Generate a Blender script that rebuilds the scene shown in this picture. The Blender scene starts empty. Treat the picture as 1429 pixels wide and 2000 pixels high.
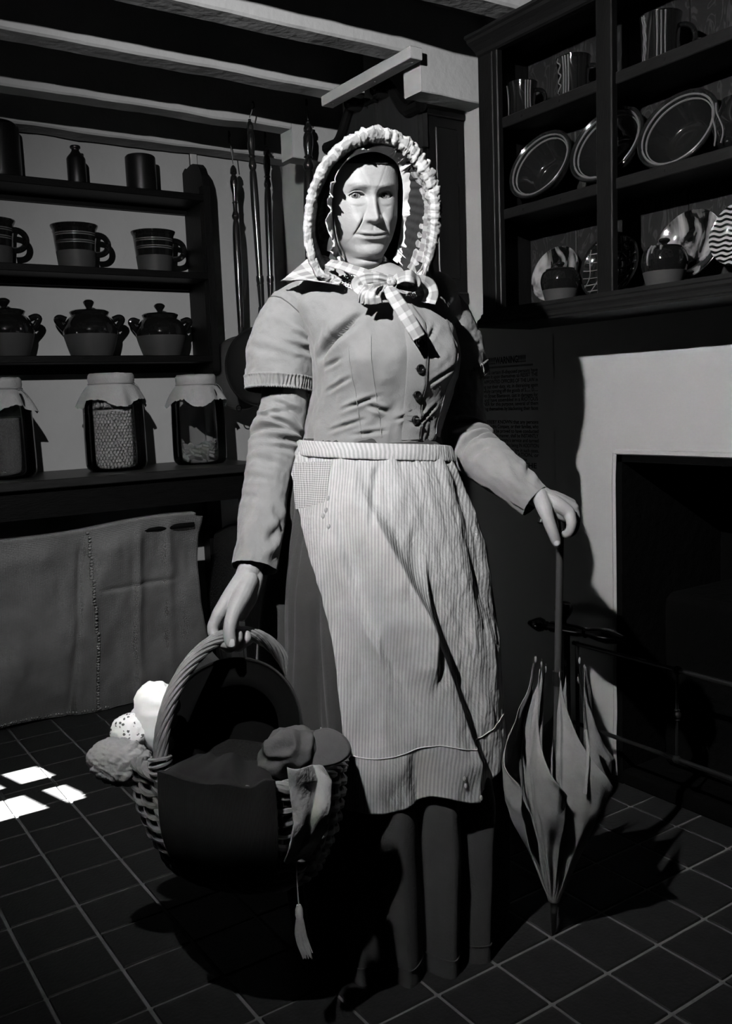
import bpy, bmesh, math, random
import numpy as np
from mathutils import Vector, Matrix
random.seed(7)
rng = np.random.default_rng(7)
scene = bpy.context.scene
COL = scene.collection
PI = math.pi

# ------------------------------------------------------------------ camera
FPX = 1775.6                       # focal length in pixels of the 1429 x 2000 frame
CAMH = 1.1463
RT = np.array([0.82533195, -0.56343972, -0.03691672])
DN = np.array([-0.09911315, -0.08019632, -0.99183927])
FW = np.array([0.55588106, 0.82225557, -0.12203288])
cam_d = bpy.data.cameras.new('camera')
cam_d.sensor_fit = 'VERTICAL'
cam_d.sensor_height = 36.0
cam_d.lens = FPX / 2000.0 * 36.0
cam_d.clip_start = 0.05
cam = bpy.data.objects.new('camera', cam_d)
COL.objects.link(cam)
mw = Matrix.Identity(4)
for i in range(3):
    mw[i][0] = RT[i]; mw[i][1] = -DN[i]; mw[i][2] = -FW[i]
mw[2][3] = CAMH
cam.matrix_world = mw
scene.camera = cam
CAM = np.array([0, 0, CAMH])

# ------------------------------------------------------------------ world, lights, exposure
scene.view_settings.view_transform = 'Standard'
scene.view_settings.look = 'None'
scene.view_settings.gamma = 1.0
scene.view_settings.use_curve_mapping = False
scene.view_settings.exposure = 0.0
world = bpy.data.worlds.new('world'); scene.world = world
world.use_nodes = True
wb = world.node_tree.nodes['Background']
wb.inputs[0].default_value = (1, 1, 1, 1)
wb.inputs[1].default_value = 0.003

LPOS = Vector((0.02, 0.88, 2.045))     # the hard gridded lamp, high beside the camera
LAIM = LPOS + Vector((0.745, 0.528, -0.407))
ld = bpy.data.lights.new('key_lamp', 'SPOT')
ld.energy = 375.0
ld.shadow_soft_size = 0.012
ld.spot_size = math.radians(106)
ld.spot_blend = 1.0
key = bpy.data.objects.new('key_lamp', ld); COL.objects.link(key)
key.location = LPOS
key.rotation_euler = (LAIM - LPOS).to_track_quat('-Z', 'Y').to_euler()

SUN_DIR = Vector((1.0, 0.0, -0.62))      # low sun through the small window in the side wall
sd = bpy.data.lights.new('sun', 'SUN')
sd.energy = 900.0
sd.angle = 0.004
sun = bpy.data.objects.new('sun', sd); COL.objects.link(sun)
sun.rotation_euler = SUN_DIR.to_track_quat('-Z', 'Y').to_euler()
sun.location = (-4, 2.7, 3)

# ------------------------------------------------------------------ placing helpers (sight line meets a real plane)
def ray(x, y):
    return RT * (x - 714.5) / FPX + DN * (y - 1000.0) / FPX + FW
def onx(x, y, X):
    d = ray(x, y); return CAM + d * (X / d[0])
def ony(x, y, Y):
    d = ray(x, y); return CAM + d * (Y / d[1])
def onz(x, y, z=0.0):
    d = ray(x, y); return CAM + d * ((z - CAMH) / d[2])

# ------------------------------------------------------------------ materials
MATS = {}
ALB = 0.45          # every reflectance is set low and the lamp high: deep, unfilled shadows
def mat(name, col, rough=0.7, spec=0.3, metal=0.0, var=0.0, vscale=8.0, bump=0.0, bscale=60.0,
        stretch=(1, 1, 1), detail=4.0, sheen=0.0):
    col = col * ALB
    if rough > .3: spec = spec * ALB
    m = bpy.data.materials.new(name); m.use_nodes = True
    nt = m.node_tree; b = nt.nodes['Principled BSDF']
    b.inputs['Roughness'].default_value = rough
    b.inputs['Specular IOR Level'].default_value = spec
    b.inputs['Metallic'].default_value = metal
    if sheen: b.inputs['Sheen Weight'].default_value = sheen
    b.inputs['Base Color'].default_value = (col, col, col, 1)
    tc = nt.nodes.new('ShaderNodeTexCoord')
    mp = nt.nodes.new('ShaderNodeMapping'); mp.inputs['Scale'].default_value = stretch
    nt.links.new(tc.outputs['Object'], mp.inputs[0])
    if var:
        n = nt.nodes.new('ShaderNodeTexNoise'); n.inputs['Scale'].default_value = vscale
        n.inputs['Detail'].default_value = detail; n.inputs['Roughness'].default_value = 0.6
        nt.links.new(mp.outputs[0], n.inputs['Vector'])
        r = nt.nodes.new('ShaderNodeMapRange')
        r.inputs['From Min'].default_value = 0.25; r.inputs['From Max'].default_value = 0.75
        r.inputs['To Min'].default_value = col * (1 - var); r.inputs['To Max'].default_value = col * (1 + var)
        nt.links.new(n.outputs['Fac'], r.inputs['Value'])
        nt.links.new(r.outputs[0], b.inputs['Base Color'])
    if bump:
        n2 = nt.nodes.new('ShaderNodeTexNoise'); n2.inputs['Scale'].default_value = bscale
        n2.inputs['Detail'].default_value = 5.0
        nt.links.new(mp.outputs[0], n2.inputs['Vector'])
        bp = nt.nodes.new('ShaderNodeBump'); bp.inputs['Strength'].default_value = bump
        bp.inputs['Distance'].default_value = 0.01
        nt.links.new(n2.outputs['Fac'], bp.inputs['Height'])
        nt.links.new(bp.outputs[0], b.inputs['Normal'])
    MATS[name] = m
    return m

def nodes_of(m):
    return m.node_tree, m.node_tree.nodes['Principled BSDF']

def weave(m, sx, sy, amt, bump=0.3, dist=0.001, uv=True, sharp=1.0):
    """cloth weave: two crossing wave bands multiply the base colour and give relief"""
    nt, b = nodes_of(m)
    tc = nt.nodes.new('ShaderNodeTexCoord')
    outs = []
    for ax, s in ((0, sx), (1, sy)):
        if not s: continue
        sep = nt.nodes.new('ShaderNodeSeparateXYZ'); nt.links.new(tc.outputs['UV'], sep.inputs[0])
        mu = nt.nodes.new('ShaderNodeMath'); mu.operation = 'MULTIPLY'; mu.inputs[1].default_value = s * 2 * PI
        nt.links.new(sep.outputs[ax], mu.inputs[0])
        si = nt.nodes.new('ShaderNodeMath'); si.operation = 'SINE'; nt.links.new(mu.outputs[0], si.inputs[0])
        outs.append(si)
    if len(outs) == 2:
        ad = nt.nodes.new('ShaderNodeMath'); ad.operation = 'ADD'
        nt.links.new(outs[0].outputs[0], ad.inputs[0]); nt.links.new(outs[1].outputs[0], ad.inputs[1]); h = ad
    else: h = outs[0]
    r = nt.nodes.new('ShaderNodeMapRange'); k = len(outs)
    r.inputs['From Min'].default_value = -k; r.inputs['From Max'].default_value = k
    r.inputs['To Min'].default_value = 1 - amt; r.inputs['To Max'].default_value = 1 + amt * 0.5
    nt.links.new(h.outputs[0], r.inputs['Value'])
    src = b.inputs['Base Color'].links[0].from_socket if b.inputs['Base Color'].links else None
    mx = nt.nodes.new('ShaderNodeMath'); mx.operation = 'MULTIPLY'
    nt.links.new(r.outputs[0], mx.inputs[0])
    if src: nt.links.new(src, mx.inputs[1])
    else: mx.inputs[1].default_value = b.inputs['Base Color'].default_value[0]
    nt.links.new(mx.outputs[0], b.inputs['Base Color'])
    if bump:
        bp = nt.nodes.new('ShaderNodeBump'); bp.inputs['Strength'].default_value = bump
        bp.inputs['Distance'].default_value = dist
        nt.links.new(h.outputs[0], bp.inputs['Height'])
        if b.inputs['Normal'].links: nt.links.new(b.inputs['Normal'].links[0].from_socket, bp.inputs['Normal'])
        nt.links.new(bp.outputs[0], b.inputs['Normal'])
    return m

def vcol(m):
    """multiply the base colour by the mesh's own painted value (attribute 'tone': prints, lips, brows)"""
    nt, b = nodes_of(m)
    at = nt.nodes.new('ShaderNodeAttribute'); at.attribute_name = 'tone'
    src = b.inputs['Base Color'].links[0].from_socket if b.inputs['Base Color'].links else None
    mx = nt.nodes.new('ShaderNodeMath'); mx.operation = 'MULTIPLY'
    nt.links.new(at.outputs['Fac'], mx.inputs[0])
    if src: nt.links.new(src, mx.inputs[1])
    else: mx.inputs[1].default_value = b.inputs['Base Color'].default_value[0]
    nt.links.new(mx.outputs[0], b.inputs['Base Color'])
    return m

mat('plaster', 0.5, 0.85, 0.2, var=0.06, vscale=3, bump=0.35, bscale=14)
mat('darkwall', 0.04, 0.85, 0.2, var=0.06, vscale=3)  # unseen walls made dark to keep bounced light down
mat('paint', 0.56, 0.7, 0.3, var=0.06, vscale=6, bump=0.25, bscale=35)
mat('ceilboard', 0.30, 0.85, 0.2, var=0.05, vscale=4)
mat('quarry', 0.022, 0.55, 0.3, var=0.25, vscale=30, bump=0.12, bscale=120)
mat('grout', 0.17, 0.9, 0.1, var=0.3, vscale=25)
mat('darkwood', 0.006, 0.45, 0.25, var=0.4, vscale=14, bump=0.12, bscale=40, stretch=(6, 6, 1))
mat('darkwood_h', 0.004, 0.45, 0.22, var=0.4, vscale=14, bump=0.12, bscale=40, stretch=(1, 6, 6))
mat('darkwood_y', 0.009, 0.48, 0.25, var=0.4, vscale=14, bump=0.12, bscale=40, stretch=(6, 1, 6))
mat('clockwood', 0.006, 0.35, 0.3, var=0.5, vscale=10, bump=0.06, bscale=40, stretch=(5, 5, 1))
mat('oakpanel', 0.022, 0.5, 0.3, var=0.4, vscale=14, stretch=(5, 5, 1))
mat('polished', 0.012, 0.18, 0.6)
mat('ledgewood', 0.022, 0.4, 0.4, var=0.35, vscale=12, stretch=(1, 7, 7))
mat('soot', 0.0018, 0.95, 0.1, var=0.5, vscale=9, bump=0.6, bscale=30)
mat('iron', 0.006, 0.5, 0.5, var=0.3, vscale=20)
mat('brass', 0.03, 0.4, 0.5, metal=0.6, var=0.2, vscale=20)
mat('copper', 0.16, 0.36, 0.5, metal=0.75, var=0.25, vscale=9)
mat('glaze', 0.008, 0.06, 0.6)
mat('clay', 0.055, 0.55, 0.3, var=0.12, vscale=18)
mat('crock', 0.007, 0.35, 0.5, var=0.3, vscale=12)
mat('slip', 0.13, 0.15, 0.5)
mat('bowlglaze', 0.012, 0.1, 0.5)
mat('linen', 0.42, 0.9, 0.1, var=0.12, vscale=14, bump=0.25, bscale=160)
mat('string', 0.3, 0.9, 0.1)
mat('peas', 0.42, 0.6, 0.3, var=0.12, vscale=40)
mat('toffee', 0.30, 0.45, 0.4, var=0.25, vscale=25)
mat('grain', 0.17, 0.9, 0.1, var=0.4, vscale=220, bump=0.8, bscale=320)
mat('burlap', 0.25, 0.95, 0.05, var=0.16, vscale=6, bump=0.2, bscale=180)
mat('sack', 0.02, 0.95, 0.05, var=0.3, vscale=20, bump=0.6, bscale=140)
mat('barrelwood', 0.035, 0.75, 0.2, var=0.45, vscale=10, bump=0.3, bscale=30, stretch=(5, 5, 0.7))
mat('hoopwood', 0.06, 0.7, 0.2, var=0.5, vscale=24)
mat('paper', 0.50, 0.85, 0.1, var=0.05, vscale=5)
mat('ink', 0.03, 0.8, 0.1)
mat('wickerm', 0.26, 0.42, 0.4, var=0.35, vscale=30, bump=0.15, bscale=90)
mat('blackfelt', 0.003, 0.9, 0.1)
mat('capcloth', 0.12, 0.95, 0.1, var=0.12, vscale=30, bump=0.15, bscale=260)
mat('cord', 0.035, 0.9, 0.1, var=0.15, vscale=20)
mat('wool', 0.42, 0.95, 0.1, var=0.1, vscale=20, bump=0.35, bscale=120)
mat('whitecloth', 1.5, 0.9, 0.1, var=0.05, vscale=20)
mat('print', 0.70, 0.9, 0.1)
mat('smock', 0.5, 0.9, 0.1, var=0.12, vscale=25, bump=0.2, bscale=140)
mat('tassel', 0.55, 0.9, 0.1, var=0.15, vscale=60)
mat('parasol', 0.30, 0.9, 0.1, var=0.16, vscale=22, bump=0.15, bscale=200)
mat('shaft', 0.05, 0.4, 0.4)
mat('coal', 0.006, 0.6, 0.3)

def glass_mat():
    m = bpy.data.materials.new('glass'); m.use_nodes = True
    nt = m.node_tree; nt.nodes.clear()
    o = nt.nodes.new('ShaderNodeOutputMaterial')
    t = nt.nodes.new('ShaderNodeBsdfTransparent'); t.inputs[0].default_value = (0.93, 0.93, 0.93, 1)
    g = nt.nodes.new('ShaderNodeBsdfGlossy'); g.inputs['Roughness'].default_value = 0.03
    lw = nt.nodes.new('ShaderNodeFresnel'); lw.inputs[0].default_value = 1.45
    mx = nt.nodes.new('ShaderNodeMixShader')
    nt.links.new(lw.outputs[0], mx.inputs[0]); nt.links.new(t.outputs[0], mx.inputs[1]); nt.links.new(g.outputs[0], mx.inputs[2])
    nt.links.new(mx.outputs[0], o.inputs[0])
    MATS['glass'] = m
glass_mat()

def figured_wood():
    """painted-grain backboards: pale worm-like figure on dark wood"""
    m = mat('figured', 0.03, 0.5, 0.3)
    nt, b = nodes_of(m)
    tc = nt.nodes.new('ShaderNodeTexCoord')
    mp = nt.nodes.new('ShaderNodeMapping'); mp.inputs['Scale'].default_value = (1, 1.4, 0.55)
    nt.links.new(tc.outputs['Object'], mp.inputs[0])
    w = nt.nodes.new('ShaderNodeTexNoise'); w.inputs['Scale'].default_value = 16; w.inputs['Detail'].default_value = 1.5
    w.inputs['Distortion'].default_value = 2.2
    nt.links.new(mp.outputs[0], w.inputs['Vector'])
    a = nt.nodes.new('ShaderNodeMath'); a.operation = 'MULTIPLY'; a.inputs[1].default_value = 22
    nt.links.new(w.outputs['Fac'], a.inputs[0])
    s = nt.nodes.new('ShaderNodeMath'); s.operation = 'SINE'; nt.links.new(a.outputs[0], s.inputs[0])
    r = nt.nodes.new('ShaderNodeMapRange'); r.inputs['From Min'].default_value = 0.55; r.inputs['From Max'].default_value = 0.98
    r.inputs['To Min'].default_value = 0.014 * ALB; r.inputs['To Max'].default_value = 0.045 * ALB
    nt.links.new(s.outputs[0], r.inputs['Value']); nt.links.new(r.outputs[0], b.inputs['Base Color'])
figured_wood()

def marbled():
    """streaked lustre glaze of the big plates: pale and near-black runs"""
    m = mat('marbled', 0.2, 0.08, 0.6)
    nt, b = nodes_of(m)
    tc = nt.nodes.new('ShaderNodeTexCoord')
    mp = nt.nodes.new('ShaderNodeMapping'); mp.inputs['Scale'].default_value = (1, 1, 0.35)
    nt.links.new(tc.outputs['Object'], mp.inputs[0])
    w = nt.nodes.new('ShaderNodeTexNoise'); w.inputs['Scale'].default_value = 26; w.inputs['Detail'].default_value = 3
    w.inputs['Distortion'].default_value = 0.6
    nt.links.new(mp.outputs[0], w.inputs['Vector'])
    r = nt.nodes.new('ShaderNodeMapRange'); r.inputs['From Min'].default_value = 0.46; r.inputs['From Max'].default_value = 0.66
    r.inputs['To Min'].default_value = 0.004 * ALB; r.inputs['To Max'].default_value = 0.32 * ALB
    nt.links.new(w.outputs['Fac'], r.inputs['Value']); nt.links.new(r.outputs[0], b.inputs['Base Color'])
marbled()

def combed():
    m = mat('combed', 0.2, 0.12, 0.5)
    nt, b = nodes_of(m)
    tc = nt.nodes.new('ShaderNodeTexCoord')
    sep = nt.nodes.new('ShaderNodeSeparateXYZ'); nt.links.new(tc.outputs['Object'], sep.inputs[0])
    s1 = nt.nodes.new('ShaderNodeMath'); s1.operation = 'MULTIPLY'; s1.inputs[1].default_value = 260; nt.links.new(sep.outputs[1], s1.inputs[0])
    s1b = nt.nodes.new('ShaderNodeMath'); s1b.operation = 'SINE'; nt.links.new(s1.outputs[0], s1b.inputs[0])
    s2 = nt.nodes.new('ShaderNodeMath'); s2.operation = 'MULTIPLY'; s2.inputs[1].default_value = 520; nt.links.new(sep.outputs[2], s2.inputs[0])
    a = nt.nodes.new('ShaderNodeMath'); a.operation = 'ADD'; nt.links.new(s1b.outputs[0], a.inputs[0]); nt.links.new(s2.outputs[0], a.inputs[1])
    s3 = nt.nodes.new('ShaderNodeMath'); s3.operation = 'SINE'; nt.links.new(a.outputs[0], s3.inputs[0])
    r = nt.nodes.new('ShaderNodeMapRange'); r.inputs['From Min'].default_value = -0.2; r.inputs['From Max'].default_value = 0.2
    r.inputs['To Min'].default_value = 0.003; r.inputs['To Max'].default_value = 0.16
    nt.links.new(s3.outputs[0], r.inputs['Value']); nt.links.new(r.outputs[0], b.inputs['Base Color'])
combed()

# ------------------------------------------------------------------ mesh helpers
class G:
    """collects vertices and faces for ONE mesh object"""
    def __init__(s): s.v = []; s.f = []; s.n = 0; s.tone = []; s.uv = None; s.mi = []
    def add(s, V, F, mi=0):
        V = np.asarray(V, float).reshape(-1, 3)
        s.v.append(V); s.f += [tuple(int(i) + s.n for i in q) for q in F]; s.mi += [mi] * len(F); s.n += len(V)
        return s
    def box(s, a, b, c=0.0, mi=0):
        a = np.minimum(a, b) if 0 else np.array(a, float); b = np.array(b, float)
        lo, hi = np.minimum(a, b), np.maximum(a, b)
        if c <= 0:
            V = [(x, y, z) for x in (lo[0], hi[0]) for y in (lo[1], hi[1]) for z in (lo[2], hi[2])]
            F = [(0, 1, 3, 2), (4, 6, 7, 5), (0, 4, 5, 1), (2, 3, 7, 6), (0, 2, 6, 4), (1, 5, 7, 3)]
            return s.add(V, F, mi)
        V = []; idx = {}
        for sx in (0, 1):
            for sy in (0, 1):
                for sz in (0, 1):
                    p = np.array([hi[0] if sx else lo[0], hi[1] if sy else lo[1], hi[2] if sz else lo[2]])
                    for ax in range(3):
                        q = p.copy()
                        for o in range(3):
                            if o != ax: q[o] += -c if (sx, sy, sz)[o] else c
                        idx[(sx, sy, sz, ax)] = len(V); V.append(q)
        F = []
        for ax in range(3):
            for d in (0, 1):
                o1, o2 = [o for o in range(3) if o != ax]
                quad = []
                for (i, j) in ((0, 0), (1, 0), (1, 1), (0, 1)):
                    k = [0, 0, 0]; k[ax] = d; k[o1] = i; k[o2] = j
                    quad.append(idx[(k[0], k[1], k[2], ax)])
                F.append(quad if (d == 1) == (ax != 1) else quad[::-1])
        for ax in range(3):               # chamfer strips
            o1, o2 = [o for o in range(3) if o != ax]
            for i in (0, 1):
                for j in (0, 1):
                    k0 = [0, 0, 0]; k0[o1] = i; k0[o2] = j; k1 = list(k0); k1[ax] = 1
                    F.append((idx[(*k0, o1)], idx[(*k1, o1)], idx[(*k1, o2)], idx[(*k0, o2)]))
        for k in [(a_, b_, c_) for a_ in (0, 1) for b_ in (0, 1) for c_ in (0, 1)]:
            F.append(tuple(idx[(*k, ax)] for ax in range(3)))
        return s.add(V, F, mi)
    def rings(s, R, close=True, cap0=False, cap1=False, mi=0):
        """R: array (m, n, 3) of rings joined by quads"""
        R = np.asarray(R, float); m, n = R.shape[:2]
        F = []
        for i in range(m - 1):
            for j in range(n if close else n - 1):
                k = (j + 1) % n
                F.append((i * n + j, i * n + k, (i + 1) * n + k, (i + 1) * n + j))
        if cap0: F.append(tuple(range(n))[::-1])
        if cap1: F.append(tuple((m - 1) * n + j for j in range(n)))
        return s.add(R.reshape(-1, 3), F, mi)
    def lathe(s, prof, c=(0, 0, 0), n=40, axis='z', mi=0, cap=True):
        a = np.linspace(0, 2 * PI, n, endpoint=False)
        P = np.array(prof, float)
        R = np.zeros((len(P), n, 3))
        x = P[:, 0][:, None] * np.cos(a); y = P[:, 0][:, None] * np.sin(a); z = np.repeat(P[:, 1][:, None], n, 1)
        if not isinstance(axis, str): axis = tuple(axis)
        if axis == 'z': R[..., 0], R[..., 1], R[..., 2] = x, y, z
        elif axis == 'x': R[..., 1], R[..., 2], R[..., 0] = x, y, z
        elif axis == 'y': R[..., 2], R[..., 0], R[..., 1] = x, y, z
        else:
            ax = np.array(axis, float); ax /= np.linalg.norm(ax)
            t = np.cross(ax, [0, 0, 1.0]) if abs(ax[2]) < 0.9 else np.cross(ax, [1.0, 0, 0]); t /= np.linalg.norm(t); u = np.cross(ax, t)
            R = x[..., None] * t + y[..., None] * u + z[..., None] * ax
        return s.rings(R + np.array(c, float), cap0=cap and P[0, 0] > 1e-6, cap1=cap and P[-1, 0] > 1e-6, mi=mi)
    def tube(s, path, rad, n=10, cap=True, mi=0, flat=1.0, up=None, closed=False):
        P = np.asarray(path, float); m = len(P)
        rad = np.full(m, rad, float) if np.isscalar(rad) else np.asarray(rad, float)
        T = np.gradient(P, axis=0) if not closed else (np.roll(P, -1, 0) - np.roll(P, 1, 0))
        T /= np.linalg.norm(T, axis=1)[:, None] + 1e-12
        if up is None: up = np.array([0, 0, 1.0]) if abs(T[0][2]) < 0.9 else np.array([1.0, 0, 0])
        N = np.array(up, float) - T[0] * (T[0] @ up); N /= np.linalg.norm(N)
        a = np.linspace(0, 2 * PI, n, endpoint=False)
        R = np.zeros((m, n, 3))
        for i in range(m):
            N = N - T[i] * (T[i] @ N); N /= np.linalg.norm(N) + 1e-12
            B = np.cross(T[i], N)
            R[i] = P[i] + rad[i] * (np.cos(a)[:, None] * N * flat + np.sin(a)[:, None] * B)
        if closed: R = np.concatenate([R, R[:1]])
        return s.rings(R, cap0=cap and not closed, cap1=cap and not closed, mi=mi)
    def sphere(s, c, r, n=16, m=10, mi=0):
        r = np.array([r] * 3 if np.isscalar(r) else r, float)
        th = np.linspace(0.02, PI - 0.02, m); a = np.linspace(0, 2 * PI, n, endpoint=False)
        R = np.stack([np.sin(th)[:, None] * np.cos(a) * r[0], np.sin(th)[:, None] * np.sin(a) * r[1], np.repeat(np.cos(th)[:, None], n, 1) * r[2]], -1)
        return s.rings(R + np.array(c, float), cap0=True, cap1=True, mi=mi)
    def prism(s, pts, d, mi=0):
        """extrude a closed polygon (list of 3-D points) by vector d"""
        P = np.array(pts, float); n = len(P)
        F = [tuple(range(n))[::-1], tuple(range(n, 2 * n))] + [(j, (j + 1) % n, n + (j + 1) % n, n + j) for j in range(n)]
        return s.add(np.concatenate([P, P + np.array(d, float)]), F, mi)

BASE = {}
def thing(name, label, cat, base, group=None):
    o = bpy.data.objects.new(name, None); COL.objects.link(o)
    o.location = base; o.empty_display_size = 0.05
    o['label'] = label; o['category'] = cat
    if group: o['group'] = group
    BASE[o] = np.array(base, float)
    return o

def put(name, g, m, parent=None, smooth=True, base=None, label=None, cat=None, group=None, kind=None, uv=None, tone=None, fix=True, sharp=35):
    """link a G as one mesh object; vertices are given in world space"""
    V = np.concatenate(g.v) if g.v else np.zeros((0, 3))
    b = BASE[parent] if parent is not None else (np.array(base, float) if base is not None else np.zeros(3))
    me = bpy.data.meshes.new(name)
    me.from_pydata((V - b).tolist(), [], g.f)
    ms = m if isinstance(m, (list, tuple)) else [m]
    for k in ms: me.materials.append(MATS[k] if isinstance(k, str) else k)
    if len(ms) > 1: me.polygons.foreach_set('material_index', g.mi)
    if fix:
        bm = bmesh.new(); bm.from_mesh(me)
        bmesh.ops.recalc_face_normals(bm, faces=bm.faces); bm.to_mesh(me); bm.free()
    if smooth:
        me.polygons.foreach_set('use_smooth', [True] * len(me.polygons))
        if sharp and len(me.edges): me.set_sharp_from_angle(angle=math.radians(sharp))
    if tone is not None:
        at = me.attributes.new('tone', 'FLOAT', 'POINT'); at.data.foreach_set('value', np.asarray(tone, np.float32).ravel())
    if uv is not None:
        lay = me.uv_layers.new(name='UVMap'); li = np.zeros(len(me.loops), np.int32); me.loops.foreach_get('vertex_index', li)
        lay.data.foreach_set('uv', np.asarray(uv, np.float32)[li].ravel())
    me.update()
    o = bpy.data.objects.new(name, me); COL.objects.link(o)
    if parent is not None: o.parent = parent
    else: o.location = b
    BASE[o] = b
    if label: o['label'] = label
    if cat: o['category'] = cat
    if group: o['group'] = group
    if kind: o['kind'] = kind
    return o

def smoothstep(a, b, x):
    t = np.clip((x - a) / (b - a), 0, 1); return t * t * (3 - 2 * t)
def cr(pts, n):
    """Catmull-Rom through points, n samples"""
    P = np.array(pts, float); 
    if P.ndim == 1: P = P[:, None]
    Q = np.concatenate([[2 * P[0] - P[1]], P, [2 * P[-1] - P[-2]]])
    t = np.linspace(0, len(P) - 1 - 1e-9, n); i = t.astype(int); f = (t - i)[:, None]
    p0, p1, p2, p3 = Q[i], Q[i + 1], Q[i + 2], Q[i + 3]
    return 0.5 * (2 * p1 + (p2 - p0) * f + (2 * p0 - 5 * p1 + 4 * p2 - p3) * f * f + (3 * p1 - p0 - 3 * p2 + p3) * f ** 3)
class Vn:
    """smooth value noise in 3-D (numpy)"""
    def __init__(s, seed): s.t = np.random.default_rng(seed).random((32, 32, 32)) * 2 - 1
    def __call__(s, P, sc=1.0):
        P = np.asarray(P, float) * sc; i = np.floor(P).astype(int); f = P - i; f = f * f * (3 - 2 * f); o = 0
        for a in (0, 1):
            for b in (0, 1):
                for c in (0, 1):
                    w = (f[..., 0] if a else 1 - f[..., 0]) * (f[..., 1] if b else 1 - f[..., 1]) * (f[..., 2] if c else 1 - f[..., 2])
                    o = o + w * s.t[(i[..., 0] + a) % 32, (i[..., 1] + b) % 32, (i[..., 2] + c) % 32]
        return o
VN = Vn(3)

# ================================================================== THE ROOM
XW, YW = 2.03, 3.56
XL, YF = -1.35, -1.25
ZC = 2.31
TX, TY = 0.155, 0.15209            # tile pitch
X0, Y0 = 0.3810, 3.2724            # a tile corner

fl = G().box((XL, YF, -0.08), (2.5, YW + .05, -0.0035))
floor = put('floor', fl, 'grout', smooth=False, kind='structure', label='floor of small dark square quarry tiles')
tg = G().box((0.0035, 0.0035, -0.02), (TX - .0035, TY - .0035, 0), c=0.0022)
tm = None; rest = []
for i in range(-12, 12):
    for j in range(-30, 3):
        x, y = X0 + i * TX, Y0 + j * TY
        if x > XW + .03 or y + TY > YW + .04 or x < XL or y < YF: continue
        c = np.array([x + TX / 2, y + TY / 2, 0]) - CAM
        d = c @ FW
        vis = False
        if d > 0.3:
            px, py = 714.5 + FPX * (c @ RT) / d, 1000 + FPX * (c @ DN) / d
            vis = -90 < px < 1520 and py < 2110
        dz = random.uniform(-.0012, .0006)
        if vis:
            if tm is None:
                o = put('floor_tile', tg, 'quarry', parent=floor, smooth=False); tm = o.data
            else:
                o = bpy.data.objects.new('floor_tile', tm); COL.objects.link(o); o.parent = floor
            o.location = (x, y, dz)
        else:
            rest.append((x, y, dz))
g = G()
for x, y, dz in rest:
    g.box((x + .0035, y + .0035, -.02), (x + TX - .0035, y + TY - .0035, dz))
put('tiles_beyond_view', g, 'quarry', parent=floor, smooth=False, kind='stuff')

put('wall_back', G().box((XL - .1, YW, 0), (2.6, YW + .12, 2.6)), 'plaster', smooth=False, kind='structure', label='white plastered wall behind the shelves')
FY0, FY1, FZ = 0.55, 1.7275, 0.966      # fireplace opening
g = G()
g.box((XW, FY1, 0), (XW + .5, YW + .05, 2.6)); g.box((XW, FY0, FZ), (XW + .5, FY1, 2.6)); g.box((XW, YF - .1, 0), (XW + .5, FY0, 2.6))
wr = put('wall_right', g, 'plaster', smooth=False, kind='structure', label='white plastered chimney wall with a black fireplace opening')
g = G()
e = .006
g.box((XW - .002, FY1 - .02, 0), (XW + .48, FY1 + e, FZ + e)); g.box((XW - .002, FY0 - e, 0), (XW + .48, FY0 + .02, FZ + e))
g.box((XW - .002, FY0, FZ - .018), (XW + .48, FY1, FZ + e)); g.box((XW + .46, FY0, 0), (XW + .5, FY1, FZ))
put('firebox_lining', g, 'soot', parent=wr, smooth=False)
g = G()                                  # the uneven plaster edge round the opening
ys = np.linspace(FY0, FY1 + .004, 60)
g.tube(np.stack([np.full(60, XW + .001), ys, FZ + .008 + .004 * VN(np.stack([ys * 9, ys * 0, ys * 0], -1))], -1), .009, n=6)
zs = np.linspace(0.02, FZ + .006, 50)
g.tube(np.stack([np.full(50, XW + .001), FY1 + .008 + .003 * VN(np.stack([zs * 9, zs * 0 + 5, zs * 0], -1)), zs], -1), .008, n=6)
put('opening_edge', g, 'plaster', parent=wr)
put('hearth_slab', G().box((XW - .004, FY0 - .05, 0), (XW + .46, FY1 - .02, .045), c=.006), 'soot', parent=wr, smooth=False)
# side wall; unseen window board added, its holes cut to shape the sun patches
put('wall_front', G().box((XL - .1, YF - .1, 0), (2.6, YF, 2.6)), 'darkwall', smooth=False, kind='structure', label='unseen wall behind the viewer, darkened to cut bounced light')
def wz(fx): return (fx - XL) / SUN_DIR.x * -SUN_DIR.z          # floor x -> height in the window plane
cols = (((2.636, 2.775), ((.30, .652), (.702, .775))), ((2.868, 2.985), ((.36, .583), (.624, .735))))
wy0, wy1, wz0, wz1 = 2.56, 3.06, wz(.25), wz(.83)
T = .1
g = G()
g.box((XL - T, YF - .1, 0), (XL, wy0, 2.6)); g.box((XL - T, wy1, 0), (XL, YW + .1, 2.6))
g.box((XL - T, wy0, 0), (XL, wy1, wz0)); g.box((XL - T, wy0, wz1), (XL, wy1, 2.6))
put('wall_left', g, 'darkwall', smooth=False, kind='structure', label='unseen side wall, darkened to cut bounced light')
g = G()
def slab(y0, y1, za, zb, sk0, sk1):
    dy = (y1 - y0) * -.27 * -SUN_DIR.z
    g.prism([(XL - .03, y0, za), (XL - .03, y1, za + dy * sk0), (XL - .03, y1, zb + dy * sk1), (XL - .03, y0, zb)], (.012, 0, 0))
yprev = wy0
for (y0, y1), holes in cols:
    slab(yprev, y0, wz0, wz1, 0, 0); zp = wz0; sk = 0
    for (a, b_) in holes:
        slab(y0, y1, zp, wz(a), sk, 1); zp = wz(b_); sk = 1
    slab(y0, y1, zp, wz1, 1, 0); yprev = y1
slab(yprev, wy1, wz0, wz1, 0, 0)
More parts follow.
